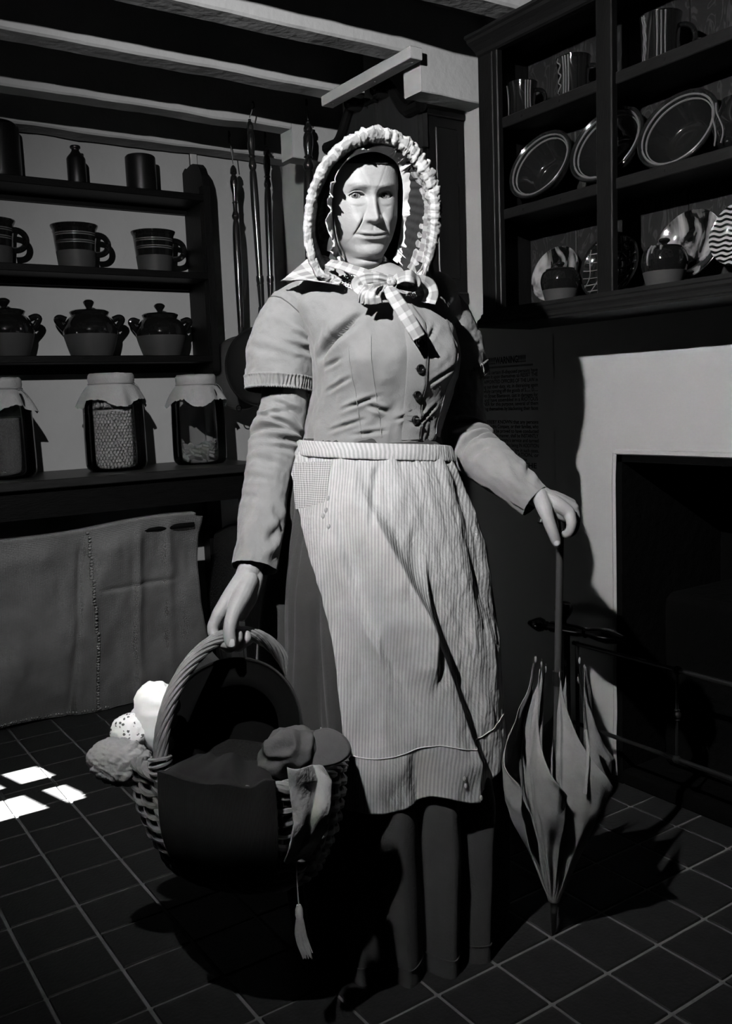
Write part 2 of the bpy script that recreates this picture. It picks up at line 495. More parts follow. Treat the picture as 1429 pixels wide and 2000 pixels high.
put('window_1', g, 'darkwood', smooth=False, kind='structure', label='unseen window board with holes cut to shape the sun patches')

cg = G().box((XL - .1, YF - .1, ZC), (2.6, YW + .1, ZC + .1))
ceiling = put('ceiling', cg, 'ceilboard', smooth=False, kind='structure', label='low white ceiling boards between exposed joists')
def rough_beam(name, x0, x1, y0, y1, z0, z1, seed, cham=.006):
    n = max(2, int((x1 - x0) / .03)); xs = np.linspace(x0, x1, n)
    sec = np.array([(y0 + cham, z0), (y0, z0 + cham), (y0, z1), (y1, z1), (y1, z0 + cham), (y1 - cham, z0)])
    R = np.zeros((n, 6, 3)); R[..., 0] = xs[:, None]; R[..., 1] = sec[:, 0]; R[..., 2] = sec[:, 1]
    w = VN(np.concatenate([R[..., :1] * 6, R[..., 1:2] * 0 + seed, R[..., 2:] * 0], -1)); w2 = VN(np.concatenate([R[..., :1] * 21, R[..., 1:2] * 40 + seed, R[..., 2:] * 20], -1))
    R[..., 2] += np.where(R[..., 2] < z1 - .01, .004 * w + .0022 * w2, 0); R[..., 1] += .0025 * w2
    return put(name, G().rings(R, cap0=True, cap1=True), 'paint', parent=ceiling, sharp=30)
JZ = 2.16
for k, (yf, x1) in enumerate(((-.85, XW), (-.46, XW), (-.07, XW), (.32, XW), (.70, XW), (1.09, XW), (1.475, XW), (1.86, XW), (2.245, XW), (2.63, 1.835), (3.06, XW), (3.44, XW))):
    rough_beam('joist', XL, x1, yf, yf + (.085 if yf < 3.3 else .105), JZ, ZC + .01, k * 3.7)
rough_beam('joist_deep_end', 1.772, XW, 2.243, 2.328, 2.056, JZ + .02, 50, .003)
rough_beam('joist_deep_end', 1.797, XW, 3.058, 3.143, 2.056, JZ + .02, 60, .003)
g = G().box((1.706, 2.205, 2.129), (1.751, 2.70, 2.163), c=.002)
put('batten', g, 'paint', parent=ceiling, smooth=False)
for x, y in ((1.735, 2.235), (1.73, 2.42), (1.728, 2.66)):
    put('nail', G().sphere((x, y, 2.1295), (.004, .004, .0018), 8, 6), 'paint', parent=ceiling)
put('trim_1', G().box((1.602, YW - .012, 0), (1.634, YW, JZ + .02), c=.002), 'paint', smooth=False, kind='structure', label='narrow white batten running up the wall')

# ================================================================== LEFT: WALL SHELF
sh = thing('wall_shelf', 'dark wooden wall shelf with three boards and carved end panel', 'shelf', (0.7, 3.46, 1.26))
SY = 3.37
def shelf_board(z, zlow):
    g = G().box((-.35, SY, z - .026), (1.572, YW - .001, z), c=.002)
    put('shelf_board', g, 'darkwood_h', sh, smooth=False)
    put('back_rail', G().box((-.35, YW - .022, zlow), (1.572, YW - .001, z - .026)), 'darkwood_h', sh, smooth=False)
shelf_board(1.966, 1.918); shelf_board(1.667, 1.618); shelf_board(1.347, 1.286)
for X in (1.57, -.38):
    pts = [(SY, 1.345)] + [(SY + .02 - .02 * math.cos(a), 1.275 + .02 - .02 * math.sin(a) + .0) for a in np.linspace(0, PI / 2, 5)] + [(YW - .001, 1.262), (YW - .001, 2.085)]
    top = [(3.545, 2.093), (3.53, 2.098), (3.515, 2.092), (3.50, 2.096), (3.475, 2.1), (3.45, 2.098), (3.42, 2.09), (3.395, 2.07), (3.378, 2.04), (SY, 2.0)]
    poly = [(X, y, z) for y, z in pts + top]
    put('end_panel', G().prism(poly, (.03, 0, 0)), 'darkwood', sh, smooth=False)
    for yy in (3.38, 3.392, 3.404):
        put('bead', G().tube([(X + .0, yy, 1.30), (X + .0, yy, 2.0)], .0022, n=6), 'darkwood', sh)

def lathe_m(g, prof, mis, c, n=44, axis='z'):
    for i in range(len(prof) - 1):
        g.lathe(prof[i:i + 2], c, n, axis, mi=mis[i], cap=False)
    return g
def fine(prof, k=6):
    return [tuple(p) for p in cr(prof, (len(prof) - 1) * k + 1)]

def handle_pts(c, r0, z0, z1, out, ang, n=18):
    """strap handle loop leaving a body of radius r0 in direction ang"""
    t = np.linspace(0, PI, n)
    rr = r0 + out * np.sin(t) ** .8; zz = z0 + (z1 - z0) * (.5 - .5 * np.cos(t))
    return np.stack([c[0] + rr * math.cos(ang), c[1] + rr * math.sin(ang), c[2] + zz], -1)

def banded_mug(px, pyb, s=1.0, label='', Y=3.462, z=1.667):
    p = ony(px, pyb, Y); c = (p[0], Y, z)
    t = thing('banded_mug', label, 'mug', c, 'banded mugs on the middle shelf')
    H = .158 * s; R0 = .064 * s; R1 = .080 * s
    zs = [0, .38, .40, .56, .565, .585, .59, .605, .61, .63, .635, .74, .745, .765, .77, .785, .79, .81, .815, .9, .94, .98, 1.0]
    def rad(q): return (R0 + (R1 - R0) * q ** .9 + (.006 * s * smoothstep(.88, .98, q)))
    prof = [(R0 * .9, 0)] + [(float(rad(q)), q * H + .001) for q in zs] + [(float(rad(1)) - .006, H), (R0 - .004, .02), (0.001, .016)]
    mis = []
    for i in range(len(prof) - 1):
        zc = (prof[i][1] + prof[i + 1][1]) / 2 / H
        m = 1 if zc < .40 and i < len(zs) else 0
        if i < len(zs) and any(a < zc < b for a, b in ((.565, .585), (.61, .63), (.745, .765), (.79, .81))): m = 2
        mis.append(m)
    g = lathe_m(G(), prof, mis, c)
    put('body', g, ['glaze', 'clay', 'slip'], t)
    put('handle', G().tube(handle_pts(c, R0 + .008, .055 * s, .128 * s, .046 * s, -0.25), .0085 * s, n=8, flat=1.3), 'glaze', t)
banded_mug(-13, 512, .98, 'banded glazed mug on the middle shelf, farthest from the end panel')
banded_mug(150, 518, 1.0, 'banded glazed mug on the middle shelf, between the two other mugs')
banded_mug(303, 526, .99, 'banded glazed mug on the middle shelf, next to the end panel')

def lidded_jar(px, s, kn, label):
    p = ony(px, 690, 3.462); c = np.array((p[0], 3.462, 1.347))
    t = thing('lidded_jar', label, 'jar', c, 'lidded stoneware jars on the lowest shelf')
    prof = fine([(.074, 0), (.088, .04), (.098, .075), (.1, .098), (.094, .122), (.078, .143), (.068, .152), (.072, .162), (.073, .166)], 4)
    prof = [(r * s, z * s) for r, z in prof] + [(.06 * s, .166 * s)]
    mis = [1 if z < .077 * s else 0 for r, z in prof[:-1]]
    g = lathe_m(G(), [(.001, .001)] + prof, [1] + mis, c)
    put('body', g, ['glaze', 'clay'], t)
    lid = fine([(.071, .167), (.062, .172), (.03, .174), (.013, .176), (.012, .184), (.020 * kn, .192 + .004 * kn), (.022 * kn, .198 + .006 * kn), (.012, .204 + .008 * kn), (.001, .205 + .008 * kn)], 4)
    put('lid', G().lathe([(r * s, z * s) for r, z in lid], c), 'glaze', t)
    for a in (PI - .25, -.25):
        d = np.array([math.cos(a), math.sin(a), 0])
        pts = [c + d * .092 * s + np.array([0, 0, .10 * s]), c + d * .112 * s + np.array([0, 0, .125 * s]), c + d * .118 * s + np.array([0, 0, .14 * s]), c + d * .106 * s + np.array([0, 0, .146 * s]), c + d * .085 * s + np.array([0, 0, .138 * s])]
        put('lug_handle', G().tube(cr(pts, 14), np.full(14, .012 * s), n=9), 'glaze', t)
lidded_jar(15, .98, 1.05, 'glazed lidded stoneware jar, farthest of the three from the end panel')
lidded_jar(180, 1.0, .9, 'glazed lidded stoneware jar with flattish knob, middle of its shelf')
lidded_jar(317, .97, 1.0, 'glazed lidded stoneware jar next to the shelf end panel')

def top_pot(name, px, prof, label, cat, m='crock', Y=3.462):
    p = ony(px, 350, Y); c = (p[0], Y, 1.966)
    put(name, G().lathe(prof, c, 40), m, base=c, label=label, cat=cat)
top_pot('stoneware_crock', 2, fine([(.07, 0), (.073, .02), (.073, .16), (.069, .183), (.055, .194)], 3) + [(.05, .19), (.05, .03), (.001, .03)], 'tall dark stoneware crock on the top shelf beside the bottle', 'crock')
top_pot('stoneware_bottle', 151, [(.033, 0), (.034, .004), (.034, .1), (.031, .107), (.019, .121), (.0135, .13), (.014, .136), (.0185, .139), (.019, .145), (.0165, .148), (.011, .146), (.001, .13)], 'slim dark stoneware bottle with short neck on top shelf', 'bottle')
top_pot('stoneware_pot', 276, fine([(.055, 0), (.057, .008), (.0575, .12), (.056, .134), (.052, .139)], 3) + [(.048, .135), (.048, .03), (.001, .03)], 'squat straight-sided dark stoneware pot on the top shelf', 'pot')

# ================================================================== LEDGE (dresser base) with preserving jars
LZ = 0.922; LY = 3.10
dr = thing('dresser_base', 'long dark wooden dresser base carrying the preserving jars', 'dresser', (0.5, 3.33, 0))
put('top_board', G().box((-.75, LY, LZ - .03), (1.66, YW - .002, LZ), c=.003), 'ledgewood', dr, smooth=False)
put('frieze', G().box((-.7, LY + .03, LZ - .13), (1.63, LY + .055, LZ - .03)), 'darkwood_h', dr, smooth=False)
put('side_rail', G().box((1.60, LY + .03, LZ - .13), (1.63, YW - .01, LZ - .03)), 'darkwood_y', dr, smooth=False)
for x in (-.69, 1.56):
    for y in (LY + .03, YW - .08):
        put('leg', G().box((x, y, 0), (x + .06, y + .06, LZ - .03)), 'darkwood', dr, smooth=False)

def glass_jar(px, pyb, H, R, label, fill, cover_seed, skirt=1.0, Y=3.32):
    p = ony(px, pyb, Y); c = np.array((p[0], Y, LZ))
    t = thing('preserving_jar', label, 'jar', c, 'cloth-covered glass jars on the ledge')
    prof = fine([(R * .86, .002), (R * .97, .016), (R, .05), (R * .985, H * .55), (R * .96, H * .74), (R * .84, H * .86), (R * .72, H * .9), (R * .70, H)], 5)
    inner = [(r - .004, max(z, .010)) for r, z in prof[::-1]]
    put('glass_body', G().lathe([(.001, .001)] + prof + inner + [(.001, .010)], c, 56), 'glass', t)
    # cloth cover: flat top, tied neck, ragged flared skirt
    n = 96; a = np.linspace(0, 2 * PI, n, endpoint=False)
    rs = np.random.default_rng(cover_seed)
    ph = rs.random(4) * 6.28
    wave = np.cos(7 * a + ph[0]) * .55 + np.cos(11 * a + ph[1]) * .45
    corner = np.abs(np.cos(2 * a + ph[2])) ** 3
    R_ = []
    rt = R * .74
    for q, (r, z) in enumerate(((.002, H + .012), (rt * .5, H + .013), (rt * .93, H + .011), (rt, H + .003), (rt * 1.015, H - .012), (rt * .99, H - .024), (rt * .985, H - .03))):
        R_.append(np.stack([c[0] + r * np.cos(a) * (1 + .008 * wave * (q > 3)), c[1] + r * np.sin(a) * (1 + .008 * wave * (q > 3)), np.full(n, c[2] + z) + .0015 * wave * (q > 1)], -1))
    L = .055 * skirt + .028 * corner * skirt
    for u in np.linspace(.12, 1, 8):
        r = rt * .99 + (R * .36) * (u ** .8) * (.82 + .3 * corner) * skirt ** .5 + .010 * wave * u
        z = H - .03 - L * u * (.75 + .25 * u) + .004 * wave * u
        R_.append(np.stack([c[0] + r * np.cos(a), c[1] + r * np.sin(a), c[2] + z + (.002 * rs.standard_normal(n) if u == 1 else 0)], -1))
    put('cloth_cover', G().rings(np.array(R_)), 'linen', t, sharp=0)
    put('string', G().tube(np.stack([c[0] + rt * 1.01 * np.cos(a), c[1] + rt * 1.01 * np.sin(a), np.full(n, c[2] + H - .027)], -1), .0022, n=6, closed=True), 'string', t)
    bow = c + np.array([rt * .75, -rt * .75, H - .03])
    for sgn in (-1, 1):
        q = np.linspace(0, 2 * PI, 16)
        put('string_bow', G().tube(np.stack([bow[0] + sgn * .012 * (1 - np.cos(q)), bow[1] - .006 * np.sin(q), bow[2] - .02 * (1 - np.cos(q)) * .8 + .008 * np.sin(q)], -1), .0018, n=5), 'string', t)
    return c, R, H
cA = glass_jar(7, 925, .335, .112, 'cloth-covered glass jar of coarse grain on the ledge', 0, 1)
cB = glass_jar(229, 914, .345, .111, 'cloth-covered glass jar two-thirds full of dried peas', 1, 5)
cC = glass_jar(392, 906, .335, .104, 'cloth-covered glass jar with a few toffee squares at the bottom', 2, 9)
c, R, H = cA
g = G().lathe(fine([(R * .84, .012), (R * .945, .022), (R - .006, .055), (R * .975 - .006, H * .62)], 4) + [(R * .5, H * .64), (.001, H * .63)], c, 48)
put('grain_fill', g, 'grain', base=c, kind='stuff', label='coarse grain filling a glass jar', cat='grain')
c, R, H = cB
g = G()
pr_ = .0062
rows = int((H * .66 - .02) / (pr_ * 1.75))
for k in range(rows):
    z = .018 + k * pr_ * 1.75; rr = (R - .0115) * (1 - .06 * max(0, 1 - z / .04)); n = int(2 * PI * rr / (pr_ * 2.02))
    for j in range(n):
        a = 2 * PI * (j + .5 * (k % 2) + random.uniform(-.12, .12)) / n
        if math.sin(a) > .35: continue
        q = rr + random.uniform(-.003, .0005)
        g.sphere((c[0] + q * math.cos(a), c[1] + q * math.sin(a), c[2] + z + random.uniform(-.0015, .0015)), pr_ * random.uniform(.92, 1.03), 8, 6)
for k in range(260):
    a = random.uniform(0, 2 * PI); q = (R - .012) * math.sqrt(random.random())
    g.sphere((c[0] + q * math.cos(a), c[1] + q * math.sin(a), c[2] + H * .66 + random.uniform(-.004, .006) + .02 * (q / R) ** 2), pr_, 8, 6)
g.lathe([(.001, .014), (R - .02, .02), (R - .018, H * .65), (.001, H * .655)], c, 40)
put('dried_peas', g, 'peas', base=c, kind='stuff', label='dried peas heaped in a glass jar', cat='peas')
c, R, H = cC
tg_ = G().box((-.017, -.017, -.006), (.017, .017, .006), c=.0025)
tt = None; tnum = 0
for k in range(46):
    lay = k // 15; a = random.uniform(0, 2 * PI); q = (R - .026) * math.sqrt(random.random())
    if k % 15 < 10: a = -PI / 2 - .35 + (k % 15 - 4.5) * .32; q = R - .028
    loc = (c[0] + q * math.cos(a), c[1] + q * math.sin(a), c[2] + .030 + lay * .02 + random.uniform(0, .006))
    if tt is None:
        o = put('toffee_square', tg_, 'toffee', base=(0, 0, 0), smooth=False, label='toffee square lying loose in a glass jar', cat='sweet', group='toffee squares in the jar'); tt = o
    else:
        o = tt.copy(); COL.objects.link(o)
    o.location = loc; s = random.uniform(.75, 1.15); o.scale = (s, s, s)
    o.rotation_euler = (random.uniform(-.9, .9), random.uniform(-.9, .9), random.uniform(0, 6.28))

# ================================================================== BURLAP over a chest, BARREL with sacking
rl = thing('drying_rail', 'wooden rail in front of the dresser hidden under burlap', 'rail', (.46, 3.08, 0))
put('rod', G().tube([(-.5, 3.08, .722), (1.32, 3.08, .722)], .012, n=10), 'darkwood_h', rl)
for x in (-.48,): put('post', G().box((x - .012, 3.075, 0), (x + .012, 3.095, .72)), 'darkwood', rl, smooth=False)
nx, nz = 200, 150
xa, xb = -.45, 1.50
U = np.linspace(0, 1, nx)[None, :]; Wv = np.linspace(0, 1, nz)[:, None]
Xg = xa + (xb - xa) * U + 0 * Wv
ztop = .742 + .008 * np.sin(Xg * 5.2 + 1) + .012 * smoothstep(.8, 1.4, Xg)
zbot = .012 + .012 * np.sin(Xg * 5.3 - .6) + .035 * smoothstep(1.2, 1.5, Xg)
T0 = .04                                # part of the sheet that lies on the lid
tt_ = np.clip((Wv - T0) / (1 - T0), 0, 1)
Zg = np.where(Wv < T0, ztop + .004, ztop - (ztop - zbot) * tt_)
Yg = np.where(Wv < T0, 3.085 + (T0 - Wv) / T0 * .012, 3.074 + .38 * tt_) + 0 * Xg
P3 = np.stack([Xg * 5.5, Zg * 3, Yg * 0 + 2], -1)
fold = .028 * VN(P3) + .012 * VN(P3 * 2.3 + 7) + .004 * VN(P3 * 6)
fold += .018 * np.sin(Xg * 13 + 2 * Zg) * smoothstep(.1, 1, tt_)
for (fx, fw, fa) in ((1.20, .018, .016), (.93, .012, -.012), (1.34, .02, .012)):
    fold += fa * np.exp(-((Xg - fx - .04 * (Zg - .5)) / fw) ** 2)
fold += -.008 * np.exp(-((Zg - .51) / .01) ** 2) * smoothstep(1.0, 1.06, Xg) * (1 - smoothstep(1.33, 1.39, Xg))
Yg = Yg - np.where(Wv < T0, 0, (fold * smoothstep(0, .12, tt_) + .022 + .045 * tt_))
rr_ = smoothstep(T0 - .03, T0, Wv) * (1 - smoothstep(T0, T0 + .06, Wv)); Zg = Zg + .006 * rr_
edge = smoothstep(1.38, 1.50, Xg)
Xg = Xg - .035 * edge * np.sin(np.clip(tt_, 0, 1) * PI) + .05 * edge * smoothstep(.8, 1, tt_) - .03 * edge * (tt_ < .02)
Xg = Xg - .15 * (1 - tt_) * smoothstep(.7, 1.5, Xg)
g = G().rings(np.stack([Xg, Yg, Zg], -1), close=False)
uvb = np.stack(np.broadcast_arrays(U * (xb - xa), Wv), -1).reshape(-1, 2)
weave(MATS['burlap'], 190, 150, .16, bump=.5, dist=.0012)
bo = put('burlap_sheet', g, 'burlap', base=(.5, 3.05, 0), uv=uvb, sharp=0, label='coarse burlap sheet with a stitched seam hanging from a chest', cat='cloth')
md = bo.modifiers.new('thick', 'SOLIDIFY'); md.thickness = .0025
# stitched seam and bottom hem stitches (parts)
def surf(xq, k):
    j = int(np.argmin(np.abs(np.linspace(xa, xb, nx) - xq))); i = int(k * (nz - 1)); return np.array([Xg[i, j], Yg[i, j], Zg[i, j]])
def surf_x(k): return 1.01 + .03 * math.sin(k * 2.2) + .03 * k - .05
g = G()
ks = np.linspace(T0 + .02, .985, 58)
for i, k in enumerate(ks):
    p = surf(surf_x(k), k)
    g.sphere(p + np.array([0, -.004, 0]), (.0065, .004, .0048), 8, 6)
put('seam_stitches', g, 'burlap', bo, kind='stuff', uv=np.zeros((g.n, 2)))
g = G()
for xq in np.linspace(.3, 1.05, 60):
    p = surf(xq, .985); g.sphere(p + np.array([0, -.003, 0]), (.0045, .003, .004), 8, 6)
put('hem_stitches', g, 'burlap', bo, kind='stuff', uv=np.zeros((g.n, 2)))

bc = np.array((1.70, 3.385, 0.0))
ba = thing('wooden_barrel', 'weathered wooden barrel with broad hoops draped in sacking', 'barrel', bc)
def brad(z): return .135 + .028 * math.sin(PI * min(1, max(0, z / .51)))
ns = 16
for k in range(ns):
    a0, a1 = 2 * PI * k / ns + .012, 2 * PI * (k + 1) / ns - .012
    R_ = []
    for z in np.linspace(0, .51, 12):
        r = brad(z); aa = np.linspace(a0, a1, 4)
        out = np.stack([bc[0] + r * np.cos(aa), bc[1] + r * np.sin(aa), np.full(4, z)], -1)
        inn = np.stack([bc[0] + (r - .014) * np.cos(aa[::-1]), bc[1] + (r - .014) * np.sin(aa[::-1]), np.full(4, z)], -1)
        R_.append(np.concatenate([out, inn]))
    put('stave', G().rings(np.array(R_), cap0=True, cap1=True), 'barrelwood', ba, smooth=False)
for z0, z1 in ((.04, .08), (.24, .28), (.385, .425), (.475, .508)):
    put('hoop', G().lathe([(brad(z0) + .001, z0), (brad(z0) + .006, z0 + .002), (brad(z1) + .006, z1 - .002), (brad(z1) + .001, z1)], bc, 40, cap=False), 'hoopwood', ba)
put('bottom_board', G().lathe([(.001, .02), (.125, .02), (.125, .035), (.001, .035)], bc, 30), 'barrelwood', ba)
n, m_ = 60, 26
aa = np.linspace(0, 2 * PI, n, endpoint=False)
R_ = []
for u in np.linspace(0, 1, m_):
    if u < .55:
        r = .145 * (u / .55); z = .645 - .075 * (u / .55) ** 2
        rr = np.full(n, r); zz = z + .045 * np.cos(aa - 2.3) * (u / .55) + .018 * VN(np.stack([np.cos(aa) * 3 * u, np.sin(aa) * 3 * u, aa * 0], -1))
    else:
        q = (u - .55) / .45; drop = .10 + .22 * np.clip(np.cos(aa - PI * 1.02), 0, 1) ** 2
        rr = .148 + .02 * q + .008 * np.cos(9 * aa) * q + .012 * q * np.clip(np.cos(aa - PI), 0, 1); zz = (.570 + .045 * np.cos(aa - 2.3)) - drop * q + .004 * np.cos(5 * aa)
    R_.append(np.stack([bc[0] + rr * np.cos(aa), bc[1] + rr * np.sin(aa), zz], -1))
put('sacking', G().rings(np.array(R_)), 'sack', base=(bc[0], bc[1], .51), sharp=0, label='dark frayed sacking thrown over the barrel top', cat='cloth')

# ================================================================== WARMING PANS hanging by the corner
def turned(top, bot, prof, n=18):
    """profile: (t along, radius)"""
    top, bot = np.array(top), np.array(bot); ax = bot - top; L = np.linalg.norm(ax)
    return G().lathe([(r, t * L) for t, r in prof], top, n, axis=ax / L)
HP = {'a': [(0, .001), (.008, .007), (.025, .0125), (.05, .014), (.058, .009), (.062, .009), (.07, .013), (.1, .016), (.13, .0145), (.17, .0095), (.215, .0085), (.222, .012), (.228, .009), (.27, .0085), (.29, .013), (.30, .0155), (.315, .013), (.325, .009), (.335, .011), (.36, .0135), (.42, .0155), (.55, .0165), (.80, .0145), (1, .012)],
      'b': [(0, .001), (.004, .006), (.012, .005), (.02, .010), (.04, .0135), (.055, .0125), (.06, .009), (.066, .012), (.085, .0145), (.13, .0145), (.18, .010), (.19, .0135), (.197, .009), (.21, .0115), (.235, .015), (.25, .013), (.258, .010), (.27, .0125), (.32, .0145), (.45, .0155), (.70, .0125), (.80, .011), (.805, .014), (.83, .015), (.845, .0125), (.85, .014), (.86, .013), (1, .010)]}
def warming_pan(pt, pb, Y, prof, hook, zr, label, pan=None, pm='copper', s=1.0):
    top = ony(*pt, Y); bot = ony(*pb, Y)
    t = thing('warming_pan', label, 'warming pan', (bot[0], Y, bot[2]), 'warming pans hanging in the corner')
    put('turned_handle', turned(top, bot, [(a, r * s) for a, r in HP[prof]]), 'polished', t)
    hk = ony(*hook, Y)
    put('hanging_cord', G().tube([top + (0, 0, .004), (top + hk) / 2 + (.002, 0, 0), hk], .0022, n=6), 'string', t)
    put('hook', G().tube(cr([hk + (0, 0, -.012), hk + (.006, 0, -.004), hk + (.002, 0, .012), (hk[0], Y, zr)], 12), .003, n=6), 'iron', t)
    if pan:
        ctr = np.array(pan[0]); ax = np.array(pan[1], float); ax /= np.linalg.norm(ax); r = pan[2]
        body = fine([(.001, -.055), (r * .55, -.056), (r * .85, -.045), (r * .97, -.02), (r, .0), (r * 1.04, .004), (r * 1.04, .01), (r, .014)], 3)
        lid = fine([(r, .014), (r * .95, .024), (r * .8, .034), (r * .45, .044), (.001, .048)], 3)
        put('pan', G().lathe(body, ctr, 48, axis=ax), 'iron' if pm == 'iron' else 'copper', t)
        put('lid', G().lathe(lid, ctr, 48, axis=ax), pm, t)
        ru = np.array([0, 0, 1.0]) - ax * ax[2]; ru /= np.linalg.norm(ru)
        put('ferrule', G().tube([bot + (0, 0, .02), ctr + ru * r * .98], [.013, .011], n=12), 'iron', t)
        q = ctr - ru * r * 1.0 + ax * .03
        b2 = np.cross(ax, ru); aa = np.linspace(0, 2 * PI, 16, endpoint=False)
        put('lid_ring', G().tube(q + .012 * (np.cos(aa)[:, None] * ru + np.sin(aa)[:, None] * b2) - ru * .002, .0025, n=6, closed=True), 'brass', t)
c1 = ony(476, 728, 3.36)
warming_pan((455, 322), (471, 650), 3.40, 'a', (446, 262), JZ + .02, 'copper warming pan on the shortest turned handle', (c1 + (0, .02, 0), (-.72, -.62, .12), .145), 'copper')
c2 = ony(512, 716, 2.98)
warming_pan((487, 232), (512, 612), 2.98, 'b', (493, 205), 2.20, 'warming pan with slender polished handle hung from a joist', (c2, (-.75, -.6, .0), .14), 'iron', .95)
c3 = ony(545, 730, 3.30)
warming_pan((520, 285), (529, 600), 3.36, 'b', (516, 264), JZ + .02, 'warming pan with dark handle in the wall corner', (c3, (-.5, -.85, .0), .13), 'iron')
c4 = ony(622, 720, 3.0)
warming_pan((601, 237), (605, 600), 2.97, 'b', (597, 200), 2.22, 'warming pan beside the clock, handle ringed with brass', (c4, (-.5, -.85, .0), .13), 'iron', 1.25)

# ================================================================== LONGCASE CLOCK
CX, CY0, CY1 = 1.847, 2.336, 2.868
ck = thing('longcase_clock', 'tall dark longcase clock with swan-neck pediment in the corner', 'clock', (1.94, 2.60, 0))
put('plinth', G().box((1.855, 2.36, 0), (2.026, 2.85, .42), c=.004), 'clockwood', ck, smooth=False)
put('plinth_moulding', G().box((1.845, 2.35, .42), (2.026, 2.86, .45), c=.008), 'clockwood', ck, smooth=False)
put('trunk', G().box((1.885, 2.392, .45), (2.026, 2.815, 1.375), c=.004), 'clockwood', ck, smooth=False)
put('trunk_door', G().box((1.874, 2.45, .52), (1.886, 2.755, 1.32), c=.004), 'clockwood', ck, smooth=False)
R_ = []
for u in np.linspace(0, 1, 9):
    o = .045 * (1 - math.cos(u * PI / 2)); z = 1.372 + .075 * u
    R_.append([(1.885 - o, 2.392 - o, z), (2.026, 2.392 - o, z), (2.026, 2.815 + o, z), (1.885 - o, 2.815 + o, z)])
put('throat_moulding', G().rings(np.array(R_), cap0=True, cap1=True), 'clockwood', ck, smooth=False)
put('hood_sill', G().box((1.838, 2.338, 1.447), (2.026, 2.868, 1.487), c=.004), 'clockwood', ck, smooth=False)
put('hood_case', G().box((1.872, CY0 + .012, 1.487), (2.026, CY1 - .012, 2.045)), 'clockwood', ck, smooth=False)
put('hood_side_panel', G().box((1.905, CY0 + .006, 1.53), (1.995, CY0 + .013, 2.0), c=.003), 'clockwood', ck, smooth=False)
put('hood_cap', G().box((1.850, CY0, 2.03), (2.026, CY1, 2.05), c=.003), 'clockwood', ck, smooth=False)
for y in (CY0 + .022, CY1 - .022):
    col = fine([(.013, 1.49), (.013, 1.51), (.009, 1.52), (.0085, 1.75), (.0075, 1.95), (.010, 1.96), (.012, 1.97), (.012, 1.985)], 3)
    put('hood_column', G().lathe(col, (1.858, y, 0), 16), 'polished', ck)
fc = G().box((1.866, CY0 + .06, 1.50), (1.873, CY1 - .06, 1.90))
aa = np.linspace(0, PI, 25); cy = (CY0 + CY1) / 2
fc.prism([(1.866, cy + .17 * math.cos(a), 1.90 + .135 * math.sin(a)) for a in aa], (.007, 0, 0))
put('dial_opening', fc, 'glaze', ck, smooth=False)
# pediment front: low at the shoulders, rising in a swan neck to each scroll
def ped_top(y):
    d = abs(y - cy) / ((CY1 - CY0) / 2)
    return 2.175 - .125 * smoothstep(.28, .82, np.array(d)) - .05 * (1 - smoothstep(.10, .16, np.array(d)))
ys = np.linspace(CY0, CY1, 60)
poly = [(CX, CY0, 1.93), (CX, CY1, 1.93)] + [(CX, y, float(ped_top(y)) - .012) for y in ys[::-1]]
put('pediment_board', G().prism(poly, (.02, 0, 0)), 'oakpanel', ck, smooth=False)
for sgn in (-1, 1):
    pts = [(CX - .012, cy + sgn * d * .266, float(ped_top(cy + sgn * d * .266))) for d in np.linspace(1.04, .30, 24)]
    put('swan_neck', G().tube(pts, np.linspace(.022, .015, 24), n=10, flat=1.0), 'clockwood', ck)
    ctr = np.array((CX - .02, cy + sgn * .078, 2.155))
    put('scroll_roundel', G().lathe([(.001, -.034), (.007, -.034), (.009, -.028), (.013, -.026), (.018, -.030), (.021, -.024), (.026, -.027), (.030, -.02), (.030, .02)], ctr, 26, axis='x'), 'polished', ck)
put('finial_plinth', G().box((CX - .012, cy - .026, 1.99), (CX + .008, cy + .012, 2.125)), 'oakpanel', ck, smooth=False)
put('plinth_cap', G().box((CX - .022, cy - .034, 2.125), (CX + .012, cy + .02, 2.135)), 'clockwood', ck, smooth=False)
put('hood_stile', G().box((CX - .006, CY0 + .018, 1.93), (CX, CY0 + .034, 2.04)), 'oakpanel', ck, smooth=False)

# ================================================================== RIGHT: WALL CUPBOARD (open plate rack)
XF = 1.83
cb = thing('plate_rack', 'dark wooden open-fronted wall rack above the fireplace wall', 'rack', (1.93, 1.45, 1.345))
RY0, RY1 = .74, 2.056
put('end_board', G().box((XF + .02, 2.046, 1.36), (XW - .001, 2.058, 2.14)), 'darkwood', cb, smooth=False)
put('end_board', G().box((XF + .02, RY0, 1.36), (XW - .001, RY0 + .014, 2.14)), 'darkwood', cb, smooth=False)
put('stile', G().box((XF, 1.975, 1.36), (XF + .022, RY1, 2.13), c=.003), 'darkwood', cb, smooth=False)
put('stile_bead', G().tube([(XF + .001, 1.996, 1.37), (XF + .001, 1.996, 2.12)], .003, n=6), 'darkwood', cb)
put('stile', G().box((XF, 1.570, 1.36), (XF + .024, 1.621, 2.13), c=.003), 'darkwood', cb, smooth=False)
put('stile', G().box((XF, 1.10, 1.36), (XF + .024, 1.15, 2.13), c=.003), 'darkwood', cb, smooth=False)
for i, y in enumerate(np.arange(2.046, RY0, -.187)):
    put('back_plank', G().box((XW - .012, max(RY0, y - .184), 1.36), (XW - .001, y, 2.14), c=.002), 'figured', cb, smooth=False)
